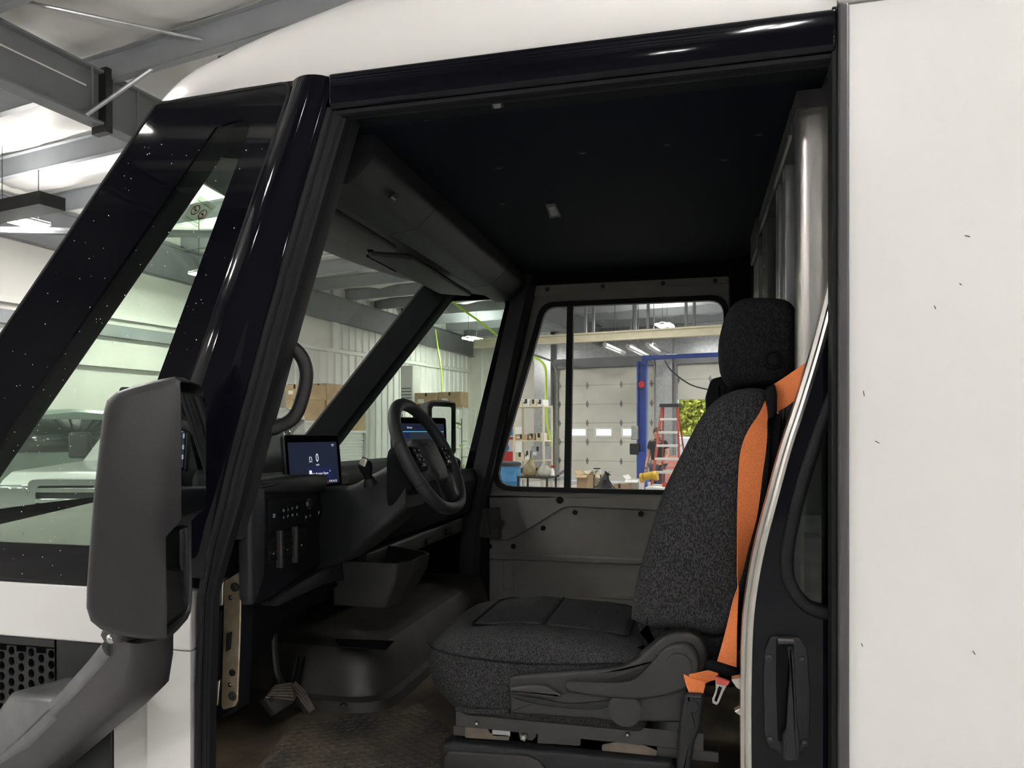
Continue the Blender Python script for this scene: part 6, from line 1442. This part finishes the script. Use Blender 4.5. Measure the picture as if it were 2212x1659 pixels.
for k, (x, y, h, r_, mt, lab) in enumerate(((-6.4, 33, 5.5, 2.0, 'leaf_yellow', 'yellow-green tree next to the open door post'), (-1.6, 36, 6.5, 2.4, 'leaf', 'leafy green tree in the open doorway'), (4.6, 37, 6.5, 2.6, 'leaf', 'leafy green tree behind the seat back'))): tree(lab, x, y, h, r_, 11+k, mt)
def vehicle(name, label, cat, x, y, rz, body, pickup=True, group=None):
    t = bthing(name, label, cat, x, y, 0, rz, group)      # front towards -Y
    W_ = 0.98
    prof = [(-2.55, 0.45), (-2.62, 0.75), (-2.58, 1.12), (-2.40, 1.22), (-1.15, 1.28), (-0.35, 1.88), (0.2, 1.95), (1.0, 1.92), (1.15, 1.30), (2.9, 1.30), (2.95, 0.5)] if pickup else [(-2.1, 0.35), (-2.2, 0.65), (-2.1, 0.85), (-1.1, 0.98), (-0.4, 1.42), (1.0, 1.45), (1.8, 1.0), (2.1, 0.95), (2.15, 0.4)]
    pr = rnd(prof, 0.12, 3)
    def taper(b): return 1.0
    rings = []
    for s_, k in ((-1, 0.90), (-1, 1.0), (1, 1.0), (1, 0.90)):
        rings.append([(s_*W_*taper(b)*(1 if k == 1.0 else 1.0)+(-s_*0.0), a*(1 if k == 1 else 0.985), b if k == 1 else 0.5+(b-0.5)*0.97) for a, b in pr])
    rings[0] = [(-W_*taper(q[2])-0.04, q[1], q[2]) for q in rings[0]]; rings[3] = [(W_*taper(q[2])+0.04, q[1], q[2]) for q in rings[3]]
    obj('body', MB().loft([rings[0], rings[1], rings[2], rings[3]]), body, t, ang=40)
    if pickup:
        ws = [(-1.08, 1.30), (-0.36, 1.84)]
        obj('windscreen', MB().loft([[(-0.84, ws[0][0]-0.04, ws[0][1]), (0.84, ws[0][0]-0.04, ws[0][1])], [(-0.70, ws[1][0]-0.04, ws[1][1]), (0.70, ws[1][0]-0.04, ws[1][1])]], closed=False), 'car_glass', t, solid=0.01)
        for s_ in (-1, 1):
            obj('side_window', MB().loft([[(s_*1.03, -0.85, 1.34), (s_*1.03, 1.0, 1.34)], [(s_*1.03, -0.28, 1.80), (s_*1.03, 0.92, 1.80)]], closed=False), 'car_glass', t, solid=0.01)
            obj('headlamp', MB().bb(s_*0.62, s_*0.96, -2.68, -2.4, 0.88, 1.10), 'chrome', t, bevel=0.03); obj('side_marker', MB().bb(s_*0.97, s_*1.04, -2.55, -2.40, 0.92, 1.02), 'amber', t, bevel=0.01)
            obj('wing_mirror', MB().bb(s_*1.05, s_*1.30, -0.95, -0.85, 1.30, 1.62), 'ink', t, bevel=0.03)
        obj('grille_surround', MB().frame(rnd([(-0.62, 0.62), (0.62, 0.62), (0.62, 1.16), (-0.62, 1.16)], 0.08), rnd([(-0.54, 0.68), (0.54, 0.68), (0.54, 1.10), (-0.54, 1.10)], 0.06), -2.72, -2.55), 'chrome', t)
        obj('grille_back', MB().bb(-0.56, 0.56, -2.66, -2.6, 0.66, 1.12), 'ink', t)
        for k in range(4): obj('grille_bar', MB().bb(-0.55, 0.55, -2.71, -2.62, 0.715+0.105*k, 0.765+0.105*k), 'chrome', t, bevel=0.008)
        obj('bumper', MB().bb(-1.0, 1.0, -2.80, -2.5, 0.40, 0.60), 'chrome', t, bevel=0.04)
    else:
        obj('window_band', MB().loft([[(-0.99, -0.75, 1.02), (-0.99, 1.35, 1.02)], [(-0.97, -0.3, 1.32), (-0.97, 0.95, 1.32)]], closed=False), 'car_glass', t, solid=0.01)
    for yy in ((-1.75, 1.75) if pickup else (-1.35, 1.35)):
        for s_ in (-1, 1):
            obj('tyre', MB().lathe([(0.2, -0.12), (0.38, -0.12), (0.40, -0.08), (0.40, 0.08), (0.38, 0.12), (0.2, 0.12)], (s_*0.92, yy, 0.40), (1, 0, 0), 22), 'tyre', t)
            obj('rim', MB().lathe([(0.0, s_*0.10), (0.2, s_*0.10), (0.22, s_*0.125), (0.22, -s_*0.05)], (s_*0.92, yy, 0.40), (1, 0, 0), 18), 'chrome', t)
    return t
mat('car_glass', (0.02, 0.03, 0.03), 0.05, coat=0.5)
q = Bp(1500, 960, 27.0); vehicle('parked_car', 'white car parked outside the open door', 'car', q.x, q.y, R(80), 'car_white', False)
vehicle('pickup_truck', 'grey-green pickup parked nose-in by the gable wall, nearest the screen pillar', 'truck', -11.15, 6.7, R(0), 'car_green', True, 'pickups parked before the gable wall')
vehicle('pickup_truck', 'white pickup with a chrome grille half hidden by the door mirror', 'truck', -7.85, 7.2, R(25), 'car_white', True, 'pickups parked before the gable wall')
